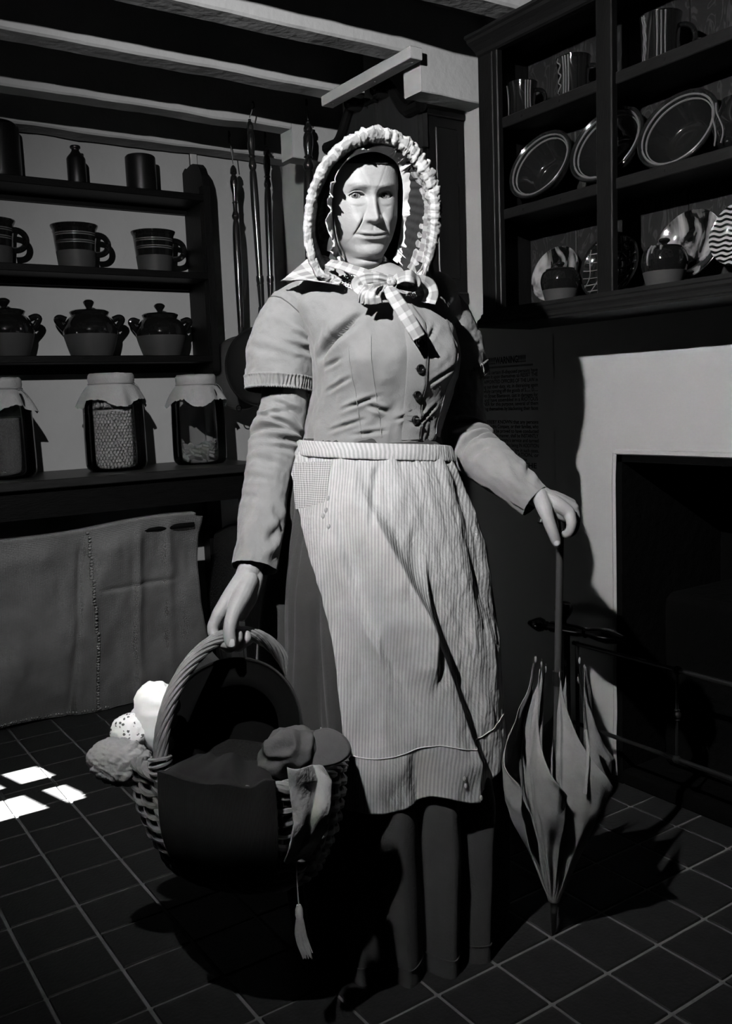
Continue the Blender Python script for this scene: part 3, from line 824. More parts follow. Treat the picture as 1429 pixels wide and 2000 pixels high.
for z, th in ((1.920, .029), (1.670, .028), (1.3935, .030)):
    put('shelf_board', G().box((XF + .016, RY0 + .014, z - th), (XW - .012, 2.046, z), c=.002), 'darkwood_y', cb, smooth=False)
    if z > 1.5:
        for y in (1.90, 1.76, 1.43, 1.22):
            put('peg', G().lathe([(.001, -.0015), (.005, -.001), (.0052, .004)], (XF + .016, y, z - th / 2), 10, axis='x'), 'darkwood', cb)
put('top_board', G().box((XF, RY0, 2.128), (XW - .001, 2.06, 2.145)), 'darkwood_y', cb, smooth=False)
R_ = []
for (o, z) in ((0, 2.10), (.006, 2.104), (.010, 2.112), (.022, 2.124), (.034, 2.134), (.036, 2.142), (.042, 2.146), (.042, 2.154)):
    R_.append([(XF - o, 2.050 + .3 * o, z), (XF - o, RY0, z), (XF + .02, RY0, z), (XF + .02, 2.058 + .3 * o, z)])
put('cornice', G().rings(np.array(R_), cap0=True, cap1=True), 'darkwood_y', cb, smooth=False)
R_ = []
for (o, z) in ((.002, 1.395), (.004, 1.385), (.014, 1.380), (.016, 1.372), (.028, 1.364), (.032, 1.358), (.032, 1.352), (.040, 1.348), (.040, 1.343)):
    R_.append([(XF - o, 2.046, z), (XF - o, RY0, z), (XW - .001, RY0, z), (XW - .001, 2.060, z)])
put('base_moulding', G().rings(np.array(R_), cap0=True, cap1=True), 'darkwood_y', cb, smooth=False)

def slip_mug(px, py, X, r, H, lines, label):
    p = onx(px, py, X); c = np.array((X, p[1], 1.920))
    t = thing('slipware_mug', label, 'mug', c, 'slip-trailed mugs on the rack')
    def rad(q): return r * (.93 + .10 * (2 * q - 1) ** 2 + .03 * q)
    qs = np.linspace(0, 1, 14)
    prof = [(rad(q), q * H) for q in qs] + [(rad(1) - .004, H), (rad(.3) - .005, .01), (.001, .008)]
    put('body', G().lathe([(.001, 0)] + prof, c, 36), 'glaze', t)
    put('handle', G().tube(handle_pts(c, r * .95, .02, H * .75, r * .75, -1.15), .006, n=8), 'glaze', t)
    for (a, wav) in lines:
        q = np.linspace(.04, .97, 36); aa = a + wav * np.sin(q * 26)
        pts = np.stack([c[0] + (np.array([rad(x) for x in q]) + .0005) * np.cos(aa), c[1] + (np.array([rad(x) for x in q]) + .0005) * np.sin(aa), c[2] + q * H], -1)
        put('slip_line', G().tube(pts, .0021, n=5), 'slip', t)
A = PI * 1.2      # direction of the viewer from the rack
slip_mug(1020, 215, 1.915, .040, .098, [(A + .75 - k * .0 - .18 * k, 0) for k in range(3)][::1] + [(A + 1.1 - 2.45, 0), (A + 1.1 - 2.6, 0)], 'small black mug with paired slip lines at the rack end')
slip_mug(1120, 178, 1.915, .043, .106, [(A - .95, .16), (A - .55, 0), (A - .38, 0), (A - .2, 0)], 'black mug with zigzag slip line beside straight lines')
slip_mug(1290, 108, 1.92, .047, .116, [(A - 1.0, .03), (A - .85, .03), (A - .15, 0), (A + .05, 0), (A + .25, 0)], 'larger black mug with dripping slip, beyond the middle stile')

def lean(prof_out, ctr, tilt, turn, n=64):
    ax = np.array((-math.cos(tilt) * math.cos(turn), -math.cos(tilt) * math.sin(turn), math.sin(tilt)))
    return ctr, ax
def bowl(px, py, X, R, label, tilt=.42, turn=.1):
    p = onx(px, py, X); ctr, ax = lean(None, p, tilt, turn)
    t = thing('earthenware_bowl', label, 'bowl', (XW - .06, p[1], 1.670), 'banded bowls leaning on the rack')
    dp = R * .62
    prof = fine([(R * .45, -dp), (R * .6, -dp * .8), (R * .82, -dp * .35), (R * .93, -.004), (R, .002), (R, .008), (R * .96, .010)], 4)
    inn = fine([(R * .96, .010), (R * .86, .0), (R * .80, -dp * .2), (R * .62, -dp * .68), (R * .45, -dp * .9), (.001, -dp * .9)], 6)
    put('body', G().lathe(prof + inn, ctr, 60, axis=ax), 'bowlglaze', t)
    for rr, dz in ((R * .885, .0045), (R * .835, -.006)):
        b1 = np.cross(ax, (0, 0, 1.0)); b1 /= np.linalg.norm(b1); b2 = np.cross(ax, b1); aa = np.linspace(0, 2 * PI, 60, endpoint=False)
        put('slip_band', G().tube(ctr + ax * dz + rr * (np.cos(aa)[:, None] * b1 + np.sin(aa)[:, None] * b2), .0028, n=6, closed=True), 'slip', t)
bowl(1055, 323, 1.915, .104, 'banded earthenware bowl tilted up beside the rack end')
bowl(1184, 283, 1.92, .108, 'banded earthenware bowl half hidden by the middle stile')
bowl(1323, 254, 1.92, .104, 'banded earthenware bowl tilted up beyond the middle stile')

def knob_jar(px, py, X, r, H, slip, label):
    p = onx(px, py, X); c = np.array((X, p[1], 1.3935))
    t = thing('knobbed_jar', label, 'jar', c, 'knob-lidded jars on the bottom of the rack')
    prof = fine([(.76, 0), (.84, .15), (.98, .42), (1.0, .58), (.9, .74), (.72, .82)], 5)
    P = [(.001, 0)] + [(a * r, b * H) for a, b in prof]
    put('body', lathe_m(G(), P, [1 if b < .27 * H else 0 for a, b in P[:-1]], c, 40), ['glaze', 'clay'], t)
    lid = fine([(.74, .82), (.7, .845), (.4, .87), (.16, .885), (.13, .91), (.24, .96), (.2, 1.01), (.001, 1.03)], 4)
    put('lid', G().lathe([(a * r, b * H) for a, b in lid], c, 36), 'glaze', t)
    if slip:
        for a, l in ((A - .75, .40), (A - .55, .16), (A - .15, .10)):
            q = np.linspace(.83, .83 - l, 12)
            rr = np.interp(q, [b for _, b in prof], [a_ for a_, _ in prof]) * r + .0005
            put('slip_run', G().tube(np.stack([c[0] + rr * np.cos(a), c[1] + rr * np.sin(a), c[2] + q * H], -1), np.linspace(.0045, .002, 12), n=6), 'slip', t)
knob_jar(1094, 588, 1.888, .053, .106, False, 'small black knob-lidded jar in front of a dark streaked dish')
knob_jar(1297, 552, 1.888, .055, .113, True, 'black knob-lidded jar with runs of pale slip')
def plate(px, py, X, R, m, label, tilt=.3, turn=.1, deep=.25):
    p = onx(px, py, X); ctr, ax = lean(None, p, tilt, turn)
    prof = fine([(.001, -R * deep), (R * .5, -R * deep), (R * .85, -R * deep * .35), (R, 0), (R * 1.0, .006), (R * .84, -R * deep * .3 + .006), (R * .5, -R * deep + .007), (.001, -R * deep + .007)], 4)
    return put('leaning_dish', G().lathe(prof, ctr, 56, axis=ax), m, base=(XW - .06, p[1], 1.3935), label=label, cat='dish', group='dishes leaning at the back of the rack')
plate(1084, 535, 1.962, .080, 'marbled', 'streaked lustre dish behind the small knobbed jar')
plate(1344, 478, 1.966, .088, 'marbled', 'large streaked lustre dish behind the slip-run jar')
plate(1446, 455, 1.95, .075, 'combed', 'dish with combed feather pattern cut by the picture edge', tilt=.2)
# black dish with trailed slip lattice behind the middle stile
p = onx(1190, 520, 1.955); ctr, ax = lean(None, p, .28, .1)
t = thing('lattice_dish', 'black dish trailed with a pale slip lattice behind the stile', 'dish', (XW - .06, p[1], 1.3935))
R = .088
put('body', G().lathe(fine([(.001, -.02), (R * .6, -.02), (R, 0), (R, .006), (R * .6, -.013), (.001, -.013)], 4), ctr, 48, axis=ax), 'glaze', t)
b1 = np.cross(ax, (0, 0, 1.0)); b1 /= np.linalg.norm(b1); b2 = np.cross(b1, ax)
for k in np.linspace(-.066, .066, 7):
    L = math.sqrt(R * R - k * k) * .92
    for (d1, d2) in ((b1, b2), (b2, b1)):
        q = np.linspace(-L, L, 16); rad_ = np.sqrt(q * q + k * k)
        h = np.interp(rad_, [0, R * .6, R], [-.013, -.013, .006]) + .001
        put('slip_line', G().tube(ctr + d1 * q[:, None] + d2 * (k + .004 * np.sin(q * 60))[:, None] + ax * h[:, None], .0016, n=5), 'slip', t)
p = onx(1432, 250, 1.90); c = np.array((1.90, p[1] - .02, 1.670))
t = thing('slipware_pot', 'black pot with curling slip lines at the picture edge', 'pot', c)
put('body', G().lathe(fine([(.04, 0), (.055, .02), (.06, .06), (.045, .095), (.042, .11)], 4) + [(.001, .1)], c, 32), 'glaze', t)
for a0 in (A - 1.3, A - .9):
    q = np.linspace(.01, .1, 20)
    put('slip_line', G().tube(np.stack([c[0] + .061 * np.cos(a0 + .2 * np.sin(q * 50)), c[1] + .061 * np.sin(a0 + .2 * np.sin(q * 50)), c[2] + q], -1), .002, n=5), 'slip', t)

# ================================================================== POSTER
po = thing('wall_poster', 'printed warning notice pasted on the plaster beside the clock', 'poster', (XW - .002, 2.16, .735))
ny, nz_ = 24, 40
Yp = np.linspace(2.36, 1.9655, ny)[None, :] + 0 * np.zeros((nz_, 1)); Zp = np.linspace(1.319, .742, nz_)[:, None] + 0 * Yp
Xp = XW - .0015 - .0008 * (VN(np.stack([Yp * 9, Zp * 9, Yp * 0], -1)) + 1)
g = G().rings(np.stack([Xp, Yp, Zp], -1), close=False)
put('sheet', g, 'paper', po)
def text_mesh(s, w, h, zc, y0, g, bold=.012):
    cu = bpy.data.curves.new('t', 'FONT'); cu.body = s; cu.size = 1; cu.offset = bold
    o = bpy.data.objects.new('t', cu); COL.objects.link(o)
    dg = bpy.context.evaluated_depsgraph_get(); me = o.evaluated_get(dg).to_mesh()
    V = np.zeros(len(me.vertices) * 3); me.vertices.foreach_get('co', V); V = V.reshape(-1, 3)
    F = [tuple(p.vertices) for p in me.polygons]
    sx = (w / (V[:, 0].max() - V[:, 0].min())) if w else h * .62
    P = np.stack([np.full(len(V), XW - .0034), y0 - (V[:, 0] - V[:, 0].min()) * sx, zc + V[:, 1] * h - .35 * h], -1)
    g.add(P, F)
    o.evaluated_get(dg).to_mesh_clear(); bpy.data.objects.remove(o); bpy.data.curves.remove(cu)
LINES = ["WHEREAS certain ill-disposed persons have", "lately taken it upon themselves to RESIST THE", "DULY APPOINTED OFFICERS OF THE LAW in",
         "carrying out their duty, viz. in distraining upon", "and lawfully carrying off the goods of S...... D.....", "of North Street Blaenavon, cast in damages for",
         "debt, and have assembled in a RIOTOUS", "MANNER for this purpose, several of them", "disguising themselves by blackening their faces", "etc.", None,
         "BE IT HEREBY KNOWN that any persons", "employed by this Company, or their families, who", "shall in future be proved to have conducted", "themselves in this manner, shall be INSTANTLY",
         "dismissed the Company's service and turned", "out of their habitations, this being IN ADDITION", "to any penalty prescribed by law in such cases,", "including TRANSPORTATION, or", "other purpose,"]
zy = [212, 235, 262, 288, 312, 338, 360, 382, 407, 433, 455, 478, 502, 526, 550, 574, 600, 625, 648, 672]
g = G()
def zat(v): return float(onx(880 + 445 / 2.603, 640 + v / 2.603, XW)[2])
text_mesh("!!!!!!WARNING!!!!!!", .172, .030, zat(150), 2.2535, g, .03)
text_mesh("*" * 34, .235, .018, zat(190), 2.285, g)
for s, v in zip(LINES, zy):
    if s is None: continue
    full = s not in ("etc.",) 
    w = .286 if full else None
    if s == "other purpose,": text_mesh(s, .09, .0155, zat(v), 2.12 + .05, g); continue
    text_mesh(s, w, .0165, zat(v), 2.3165, g)
text_mesh("BY ORDER OF THE", .26, .023, zat(702), 2.3, g, .02)
put('printed_text', g, 'ink', po, smooth=False, fix=False)

# ================================================================== FIREPLACE: guard rails, wooden stand, hob, coals
GX = 1.93
fg = thing('fire_guard', 'low iron fire guard with thin rails and ball joints', 'fire guard', (GX, 1.2, 0))
for z in (.424, .184):
    put('rail', G().tube([(GX, 1.805, z), (GX, .56, z)], .0062, n=10), 'brass', fg)
for y in (1.447, 1.10, .75):
    put('baluster', G().tube([(GX, y, .184), (GX, y, .424)], .004, n=8), 'brass', fg)
    for z, r in ((.424, .012), (.304, .011), (.184, .011)):
        put('ball', G().sphere((GX, y, z), r, 14, 10), 'brass', fg)
    put('collar', G().lathe([(.005, -.016), (.008, -.013), (.005, -.009), (.005, .009), (.008, .013), (.005, .016)], (GX, y, .304), 12), 'brass', fg)
for y in (1.79, .58):
    put('foot_post', G().tube([(GX, y, .0), (GX, y, .43)], .006, n=10), 'iron', fg)
ws = thing('turned_stand', 'dark wooden post with ball knob and turned acorn-ended bar', 'stand', (GX + .012, 1.818, 0))
px_ = GX - .022
put('post', G().box((px_ - .013, 1.806, 0), (px_ + .013, 1.834, .475), c=.003), 'darkwood', ws, smooth=False)
put('ball_knob', G().lathe(fine([(.012, .474), (.008, .485), (.010, .495), (.022, .512), (.026, .527), (.020, .543), (.001, .549)], 4), (px_, 1.82, 0), 24), 'polished', ws)
p0, p1 = np.array((px_, 1.968, .458)), np.array((px_, 1.60, .480)); ax = p1 - p0; L = np.linalg.norm(ax)
bar = [(.001, 0), (.008, .008), (.018, .035), (.022, .05), (.019, .062), (.011, .072), (.014, .08), (.010, .088), (.016, .10), (.0175, .15), (.016, .20), (.0125, .225), (.016, .232), (.012, .24), (.019, .28), (.0215, .31), (.018, .34), (.010, L)]
put('turned_bar', G().lathe(bar, p0, 20, axis=ax / L), 'polished', ws)
hb = thing('iron_hob', 'black iron hob and grate set in the fireplace', 'hob', (2.25, 1.2, .045))
put('hob_box', G().box((2.14, 1.28, .045), (2.47, 1.66, .565), c=.02), 'soot', hb)
put('hob_box', G().box((2.14, .62, .045), (2.47, .9, .565), c=.02), 'soot', hb)
for z in np.linspace(.2, .5, 6): put('grate_bar', G().tube([(2.13, .88, z), (2.13, 1.30, z)], .008, n=8), 'iron', hb)
put('fire_bar', G().tube([(1.985, 1.62, .585), (1.985, .6, .585)], .006, n=8), 'iron', hb) if 0 else None
kt = None
for k in range(9):
    n, m_ = 10, 7; th = np.linspace(.05, PI - .05, m_); a = np.linspace(0, 2 * PI, n, endpoint=False)
    Rr = np.stack([np.sin(th)[:, None] * np.cos(a), np.sin(th)[:, None] * np.sin(a), np.repeat(np.cos(th)[:, None], n, 1)], -1)
    if kt is None:
        Rr = Rr * (1 + .35 * VN(Rr * 1.7 + 3)[..., None]) * .05
        kt = put('coal_lump', G().rings(Rr, cap0=True, cap1=True), 'coal', base=(0, 0, 0), smooth=False, label='lump of black coal heaped in the grate', cat='coal', group='coal in the grate'); o = kt
    else:
        o = kt.copy(); COL.objects.link(o)
    o.location = (2.22 + .1 * (k % 3), 1.0 + .1 * (k // 3), .10)
    o.rotation_euler = (random.uniform(0, 6), random.uniform(0, 6), random.uniform(0, 6)); s = random.uniform(.7, .85); o.scale = (s, s, s)

# ================================================================== THE PERSON
mat('skin', 0.34, 0.48, 0.35, var=0.07, vscale=70, bump=0.10, bscale=420)
vcol(MATS['skin'])
mat('jacketcloth', 0.235, 0.92, 0.12, var=0.09, vscale=26, bump=0.12, bscale=300, sheen=0.1)
mat('skirtcloth', 0.055, 0.92, 0.12, var=0.12, vscale=16, bump=0.12, bscale=260, sheen=0.05)
mat('apronlinen', 0.46, 0.92, 0.1, var=0.13, vscale=22, bump=0.22, bscale=120)
mat('patchcloth', 0.40, 0.92, 0.1)
mat('plaid', 0.40, 0.92, 0.1, var=0.1, vscale=30, bump=0.12, bscale=200)
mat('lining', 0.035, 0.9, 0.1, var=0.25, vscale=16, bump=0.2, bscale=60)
mat('frillcotton', 0.74, 0.9, 0.1, var=0.06, vscale=40, bump=0.15, bscale=120)
mat('hairm', 0.03, 0.6, 0.3, var=0.4, vscale=40, stretch=(1, 1, 6))
mat('buttonm', 0.006, 0.2, 0.6)
mat('lacem', 0.66, 0.9, 0.1)
mat('eyewhite', 0.40, 0.12, 0.5); vcol(MATS['eyewhite'])
mat('nailm', 0.58, 0.3, 0.45)
mat('thread', 0.10, 0.9, 0.1)
mat('leather', 0.01, 0.4, 0.4)

RH = np.array([0.8285, -0.5600, 0.0]); FH = np.array([0.5600, 0.8285, 0.0]); UPV = np.array([0, 0, 1.0])
def pd(x, y, D):
    """point on the sight line of (x, y) at camera depth D"""
    return CAM + ray(x, y) * D
def pds(L): return np.array([pd(*q) for q in L])
pb = pd(748, 700, 1.93)
PBASE = (pb[0], pb[1], 0.0)
person = thing('person', 'person in ruffled bonnet, buttoned jacket and striped apron holding a basket and a parasol', 'person', PBASE)

def col_interp(tab, k, q): return np.interp(q, [r[0] for r in tab], [r[k] for r in tab])
class Loft:
    """horizontal rings stacked by picture row: tab rows (y, xl, xr, D, front, back)"""
    def __init__(s, tab, m=100):
        T = np.array(tab, float); s.T = cr(T, m); s.T = s.T[np.argsort(s.T[:, 0])]
    def par(s, y):
        return [np.interp(y, s.T[:, 0], s.T[:, k]) for k in range(1, 6)]
    def pt(s, y, ph, off=0.0, ex=2.0):
        """y, ph arrays -> points; off pushes out"""
        y, ph = np.broadcast_arrays(np.asarray(y, float), np.asarray(ph, float)); off = np.broadcast_to(off, y.shape)
        xl, xr, D, ft, bk = s.par(y)
        xm = (xl + xr) / 2; hw = (xr - xl) / 2 * D / FPX + off
        c = CAM + (RT * ((xm - 714.5) / FPX)[..., None] + DN * ((y - 1000) / FPX)[..., None] + FW) * D[..., None]
        sn, cs = np.sin(ph), np.cos(ph)
        dp = np.where(cs > 0, ft, bk) + off
        e = 2.0 / ex
        return c + (hw * np.sign(sn) * np.abs(sn) ** e)[..., None] * RH - (dp * np.sign(cs) * np.abs(cs) ** e)[..., None] * FH
    def phi(s, x, y):
        xl, xr = s.par(y)[:2]
        return np.arcsin(np.clip((x - (xl + xr) / 2) / ((xr - xl) / 2), -.999, .999))

# ---- jacket bodice
TORSO = Loft([(526, 684, 782, 1.925, .052, .055), (540, 668, 795, 1.925, .058, .06), (553, 632, 822, 1.928, .070, .07), (570, 588, 852, 1.93, .090, .085), (590, 570, 872, 1.93, .108, .095),
              (620, 582, 880, 1.93, .125, .1), (660, 598, 888, 1.93, .140, .1), (700, 606, 893, 1.93, .142, .1), (740, 607, 889, 1.93, .134, .098), (780, 605, 879, 1.93, .122, .095), (820, 597, 866, 1.93, .112, .092), (862, 589, 857, 1.93, .108, .09)])
PSI = .42
def seg_d(ph, y, a, b, sc):
    """signed distance to a crease in (phi, y) space, y scaled"""
    ax_, ay = a[0], a[1] * sc; bx, by = b[0], b[1] * sc
    px_, py_ = ph - ax_, y * sc - ay; dx, dy = bx - ax_, by - ay; L2 = dx * dx + dy * dy
    t = np.clip((px_ * dx + py_ * dy) / L2, 0, 1)
    d = np.hypot(px_ - t * dx, py_ - t * dy); sg = np.sign(px_ * dy - py_ * dx)
    return d * sg, t
def torso_off(y, ph):
    o = 0
    for pb_ in (PSI - .55, PSI + .45):
        o = o + .020 * np.exp(-((ph - pb_) / .36) ** 2) * np.exp(-((y - 705) / 52.) ** 2)
    d, t = seg_d(ph, y, (-1.0, 700), (-.12, 622), .0069)
    w = np.sin(np.clip(t, .02, .98) * PI) ** .6
    o = o - .024 * np.exp(-(d / .035) ** 2) * w + .012 * np.exp(-((d - .10) / .075) ** 2) * w + .010 * np.exp(-((d + .10) / .075) ** 2) * w
    for (a, b, A_) in (((-.55, 800), (.0, 772), .007), ((-.7, 838), (-.1, 815), .006), ((.2, 822), (.65, 800), .006), ((-.85, 765), (-.35, 735), .006), ((.5, 845), (.9, 790), .008), ((-.15, 788), (.12, 806), .008), ((-.9, 720), (-.5, 700), .006), ((.45, 690), (.75, 640), .006), ((-.3, 846), (.2, 838), .005), ((.55, 760), (.95, 720), .006)):
        d, t = seg_d(ph, y, a, b, .0069); o = o + A_ * (-np.exp(-(d / .022) ** 2) + .6 * np.exp(-((d - .05) / .03) ** 2) + .6 * np.exp(-((d + .05) / .03) ** 2)) * np.sin(np.clip(t, .02, .98) * PI)
    P = np.stack(np.broadcast_arrays(np.sin(ph) * 6, y * .02, np.cos(ph) * 6), -1)
    o = o + .0036 * VN(P) + .0018 * VN(P * 2.7) + .0006 * VN(P * 7)
    return o
yy = np.linspace(549, 862, 130)[:, None]; pp = np.linspace(-PI, PI, 180, endpoint=False)[None, :]
g = G().rings(TORSO.pt(yy, pp, torso_off(yy, pp), 2.15))
jacket = put('jacket', g, 'jacketcloth', person, sharp=0)
def on_torso(x, y, lift=.002):
    ph = TORSO.phi(np.array(float(x)), np.array(float(y)))
    return TORSO.pt(np.array(float(y)), ph, torso_off(np.array(float(y)), ph) + lift, 2.15)
def torso_line(pts, r, name, m, par=None, lift=.0006, n=24):
    Q = cr(pts, n)
    return put(name, G().tube(np.array([on_torso(x, y, lift) for x, y in Q]), r, n=6), m, par or person)
for pts in ([(690, 682), (696, 740), (704, 800), (709, 850)], [(727, 664), (730, 720), (736, 790), (740, 852)], [(868, 700), (858, 770), (842, 850)]):
    torso_line(pts, .0011, 'dart_seam', 'jacketcloth', jacket, .0004)
# front placket: raised edge of the buttoned side
yq = np.linspace(606, 858, 40)[:, None]; fx = np.interp(yq, [606, 640, 700, 760, 858], [792, 812, 817, 815, 810])
R_ = []
for k, (dx, lf) in enumerate(((-34, .0002), (-32, .0016), (-3, .0030), (0, .0026), (1, .0002))):
    ph = TORSO.phi(fx + dx, yq); R_.append(TORSO.pt(yq, ph, torso_off(yq, ph) + lf, 2.15)[:, 0])
put('placket', G().rings(np.array(R_).transpose(1, 0, 2), close=False), 'jacketcloth', jacket, sharp=0)
put('front_opening', G().tube(np.array([on_torso(float(x_), float(y_), .0022) for x_, y_ in zip(fx[:, 0] + 1.5, yq[:, 0])]), .0017, n=6), 'thread', jacket)
for (x, y) in ((771, 609), (791, 638), (805, 680), (806, 727), (803, 775), (801, 821)):
    c = on_torso(x, y, .004); nrm = c - on_torso(x, y, -.02); nrm /= np.linalg.norm(nrm)
    prof = [(.001, .002), (.004, .0018), (.0055, .0032), (.0078, .0038), (.0092, .002), (.0094, 0), (.007, -.002), (.001, -.003)]
    put('button', G().lathe(prof, c, 20, axis=nrm), 'buttonm', jacket)
    put('buttonhole', G().tube([on_torso(x - 9, y - 1, .0034), on_torso(x + 9, y + 1, .0034)], .0009, n=5), 'thread', jacket)

def tube_rings(path, ra, rb, n, disp=None, up=None):
    """sweep with elliptical section; ra across the view, rb in depth; disp(s, phi) outward"""
    P = np.asarray(path, float); m = len(P); T = np.gradient(P, axis=0); T /= np.linalg.norm(T, axis=1)[:, None]
    a = np.linspace(-PI, PI, n, endpoint=False); R = np.zeros((m, n, 3)); s = np.linspace(0, 1, m)
    Dm = disp(s[:, None], a[None, :]) if disp is not None else np.zeros((m, n))
    for i in range(m):
        side = RH - T[i] * (T[i] @ RH); side /= np.linalg.norm(side); fr = np.cross(T[i], side)
        if fr @ FH > 0: fr = -fr
        R[i] = P[i] + ((ra[i] + Dm[i]) * np.sin(a))[:, None] * side + ((rb[i] + Dm[i]) * np.cos(a))[:, None] * fr
    return R
def lerp(tab, m):
    T = cr(tab, m); return T
def wr(L):
    def f(s, p):
        o = 0
        for (s0, p0, ln, A_, sl, w) in L:
            d = s - s0 - sl * (p - p0); e = np.exp(-((p - p0) / ln) ** 2)
            A_ = A_ * 1.55; o = o + e * (-A_ * np.exp(-(d / w) ** 2) + .7 * A_ * np.exp(-((d - 1.9 * w) / w) ** 2) + .7 * A_ * np.exp(-((d + 1.9 * w) / w) ** 2))
        P = np.stack(np.broadcast_arrays(np.sin(p) * 2.2, s * 9, np.cos(p) * 2.2), -1)
        return o + .0032 * VN(P) + .0018 * VN(P * 2.6 + 4) + .0006 * VN(P * 7)
    return f
def sleeve(name, tab, m, n, depth, disp, mt='jacketcloth', par=None, capend=False):
    """tab rows: x, y, half-width in pixels, D"""
    T = cr(tab, m); P = np.array([pd(x, y, D) for x, y, h, D in T]); ra = T[:, 2] * T[:, 3] / FPX
    R = tube_rings(P, ra, ra * depth, n, disp)
    return put(name, G().rings(R), mt, par or jacket, sharp=0), R, P, ra
# her right arm (holds the basket)
sl1, Rr1, Pp1, ra1 = sleeve('sleeve', [(556, 720, 40, 1.93), (556, 770, 43, 1.93), (552, 812, 47, 1.925), (540, 852, 50, 1.915), (530, 900, 48, 1.895), (520, 950, 45.5, 1.87), (513, 1000, 45, 1.845), (506, 1055, 45.5, 1.82), (497, 1109, 46, 1.80)], 150, 90, .95,
        wr([(.33, .1, 1.1, .0055, .018, .016), (.385, -.3, 1.0, .006, -.022, .015), (.43, .5, .8, .006, -.03, .014), (.475, .2, .9, .005, -.012, .014), (.28, -.2, .7, .004, -.05, .018), (.24, .4, .7, .005, .05, .02), (.55, .0, .9, .003, .01, .014), (.63, -.3, .8, .0025, .015, .014), (.72, -.5, .7, .002, .03, .016), (.87, .8, .35, .006, -.08, .03), (.80, 1.0, .3, .005, .06, .025)]))
def oversleeve_disp(s, p):
    return wr([(.55, .9, .5, .005, .10, .03), (.75, .8, .45, .005, .02, .03), (.62, .2, .8, .0022, .05, .04), (.80, -.4, .6, .002, .04, .03)])(s, p) + .0032 * smoothstep(.30, .32, s + .05 * np.cos(p - .2) - .05)
os1, R1, _, _ = sleeve('oversleeve', [(628, 565, 26, 1.935), (600, 584, 40, 1.932), (574, 612, 52, 1.93), (557, 650, 60, 1.93), (549, 695, 65, 1.93), (547, 740, 67, 1.93)], 90, 110, .86, oversleeve_disp)
def frill_band(R, name, hgt, par, drop):
    """gathered band closing a sleeve"""
    last = R[-1]; c = last.mean(0); T = R[-1].mean(0) - R[-6].mean(0); T /= np.linalg.norm(T); n = 360
    a = np.linspace(0, len(last), n, endpoint=False); i = a.astype(int); f = (a - i)[:, None]
    base = last[i] * (1 - f) + last[(i + 1) % len(last)] * f; out = base - c; out -= T * (out @ T)[:, None]; out /= np.linalg.norm(out, axis=1)[:, None]
    rr = np.random.default_rng(5); ph = np.cumsum(.75 + .5 * rr.random(n)); R_ = []
    for u in np.linspace(0, 1, 14):
        amp = .0024 * math.sin(PI * min(1, max(0, (u - .06) / .88))) ** .5; gath = np.cos(ph + 1.2 * np.sin(ph * .21 + u * 5))
        e = .0035 * (math.exp(-((u - .10) / .05) ** 2) + math.exp(-((u - .95) / .05) ** 2))
        edge = .0016 * np.cos(ph * 1.7) * (u > .97)
        R_.append(base + T * (hgt * u - .004 + drop * 0) + out * (amp * gath + e + .001 - .003 * u)[:, None] + T * edge[:, None])
    for u in (1.0, .9):                      # turned-in inner edge
        R_.append(base + T * (hgt * u - .004) - out * .004)
    return put(name, G().rings(np.array(R_)), 'jacketcloth', par, sharp=0)
frill_band(R1, 'gathered_band', .030, os1, 0)
aI = np.arange(R1.shape[1]); ph1 = np.linspace(-PI, PI, len(aI), endpoint=False)
sm = []
for k_, f_ in zip(aI, ph1):
    row = 34 + 7 * (1 - math.cos(f_ + .45)); i_ = int(row); w1 = row - i_
    sm.append(R1[i_, k_] * (1 - w1) + R1[i_ + 1, k_] * w1)
put('sleeve_seam', G().tube(np.array(sm), .0013, n=6, closed=True), 'thread', os1)
# her left arm (leans on the parasol)
sl2, Rr2, Pp2, ra2 = sleeve('sleeve', [(897, 690, 36, 2.04), (905, 745, 38, 2.045), (903, 800, 42, 2.04), (908, 848, 46, 2.015), (930, 885, 47, 1.975), (962, 910, 45, 1.93), (1000, 940, 41, 1.89), (1046, 978, 36, 1.865)], 140, 84, .95,
        wr([(.52, .3, .9, .005, .02, .015), (.58, -.2, .9, .005, -.02, .015), (.45, .4, .8, .005, .03, .015), (.64, .6, .7, .004, .04, .014), (.75, .7, .5, .003, .08, .02), (.9, .6, .5, .003, -.05, .02), (.68, -.5, .6, .003, .02, .016)]))
os2, R2, _, _ = sleeve('oversleeve', [(838, 566, 26, 1.945), (858, 588, 34, 1.97), (880, 622, 40, 2.0), (898, 665, 42, 2.03), (911, 715, 42, 2.05)], 80, 100, .95, wr([(.8, .5, .5, .0015, .03, .03)]))
frill_band(R2, 'gathered_band', .030, os2, 0)

# ---- skirt
SK = Loft([(848, 590, 856, 1.93, .106, .09), (880, 580, 868, 1.932, .118, .11), (930, 562, 896, 1.935, .138, .14), (1000, 542, 925, 1.94, .158, .17), (1100, 520, 950, 1.945, .176, .20), (1220, 508, 966, 1.955, .186, .22), (1380, 512, 978, 1.965, .192, .235), (1560, 540, 985, 1.98, .198, .24), (1740, 565, 980, 2.0, .205, .24), (1838, 580, 975, 2.01, .21, .24)])
AL = [(880, 588), (930, 592), (1000, 603), (1060, 621), (1120, 641), (1230, 664), (1350, 679), (1420, 684), (1492, 685)]
AR = [(880, 855), (930, 884), (1000, 912), (1060, 930), (1180, 945), (1300, 955), (1400, 962), (1492, 966)]
def lobes(y, ph):
    k = ph - .05; q = np.mod(k / .43 + .5 + .14 * np.sin(k * 2.1) + .05 * np.sin(y * .006 + 3 * k), 1.0) - .5            # -.5 .. .5, 0 at lobe crest
    sh = 1 - (np.abs(q) * 2) ** 1.5; am = .75 + .45 * np.sin(k * 1.7 + 1.2)
    return (sh * 1.0 - .58) * am
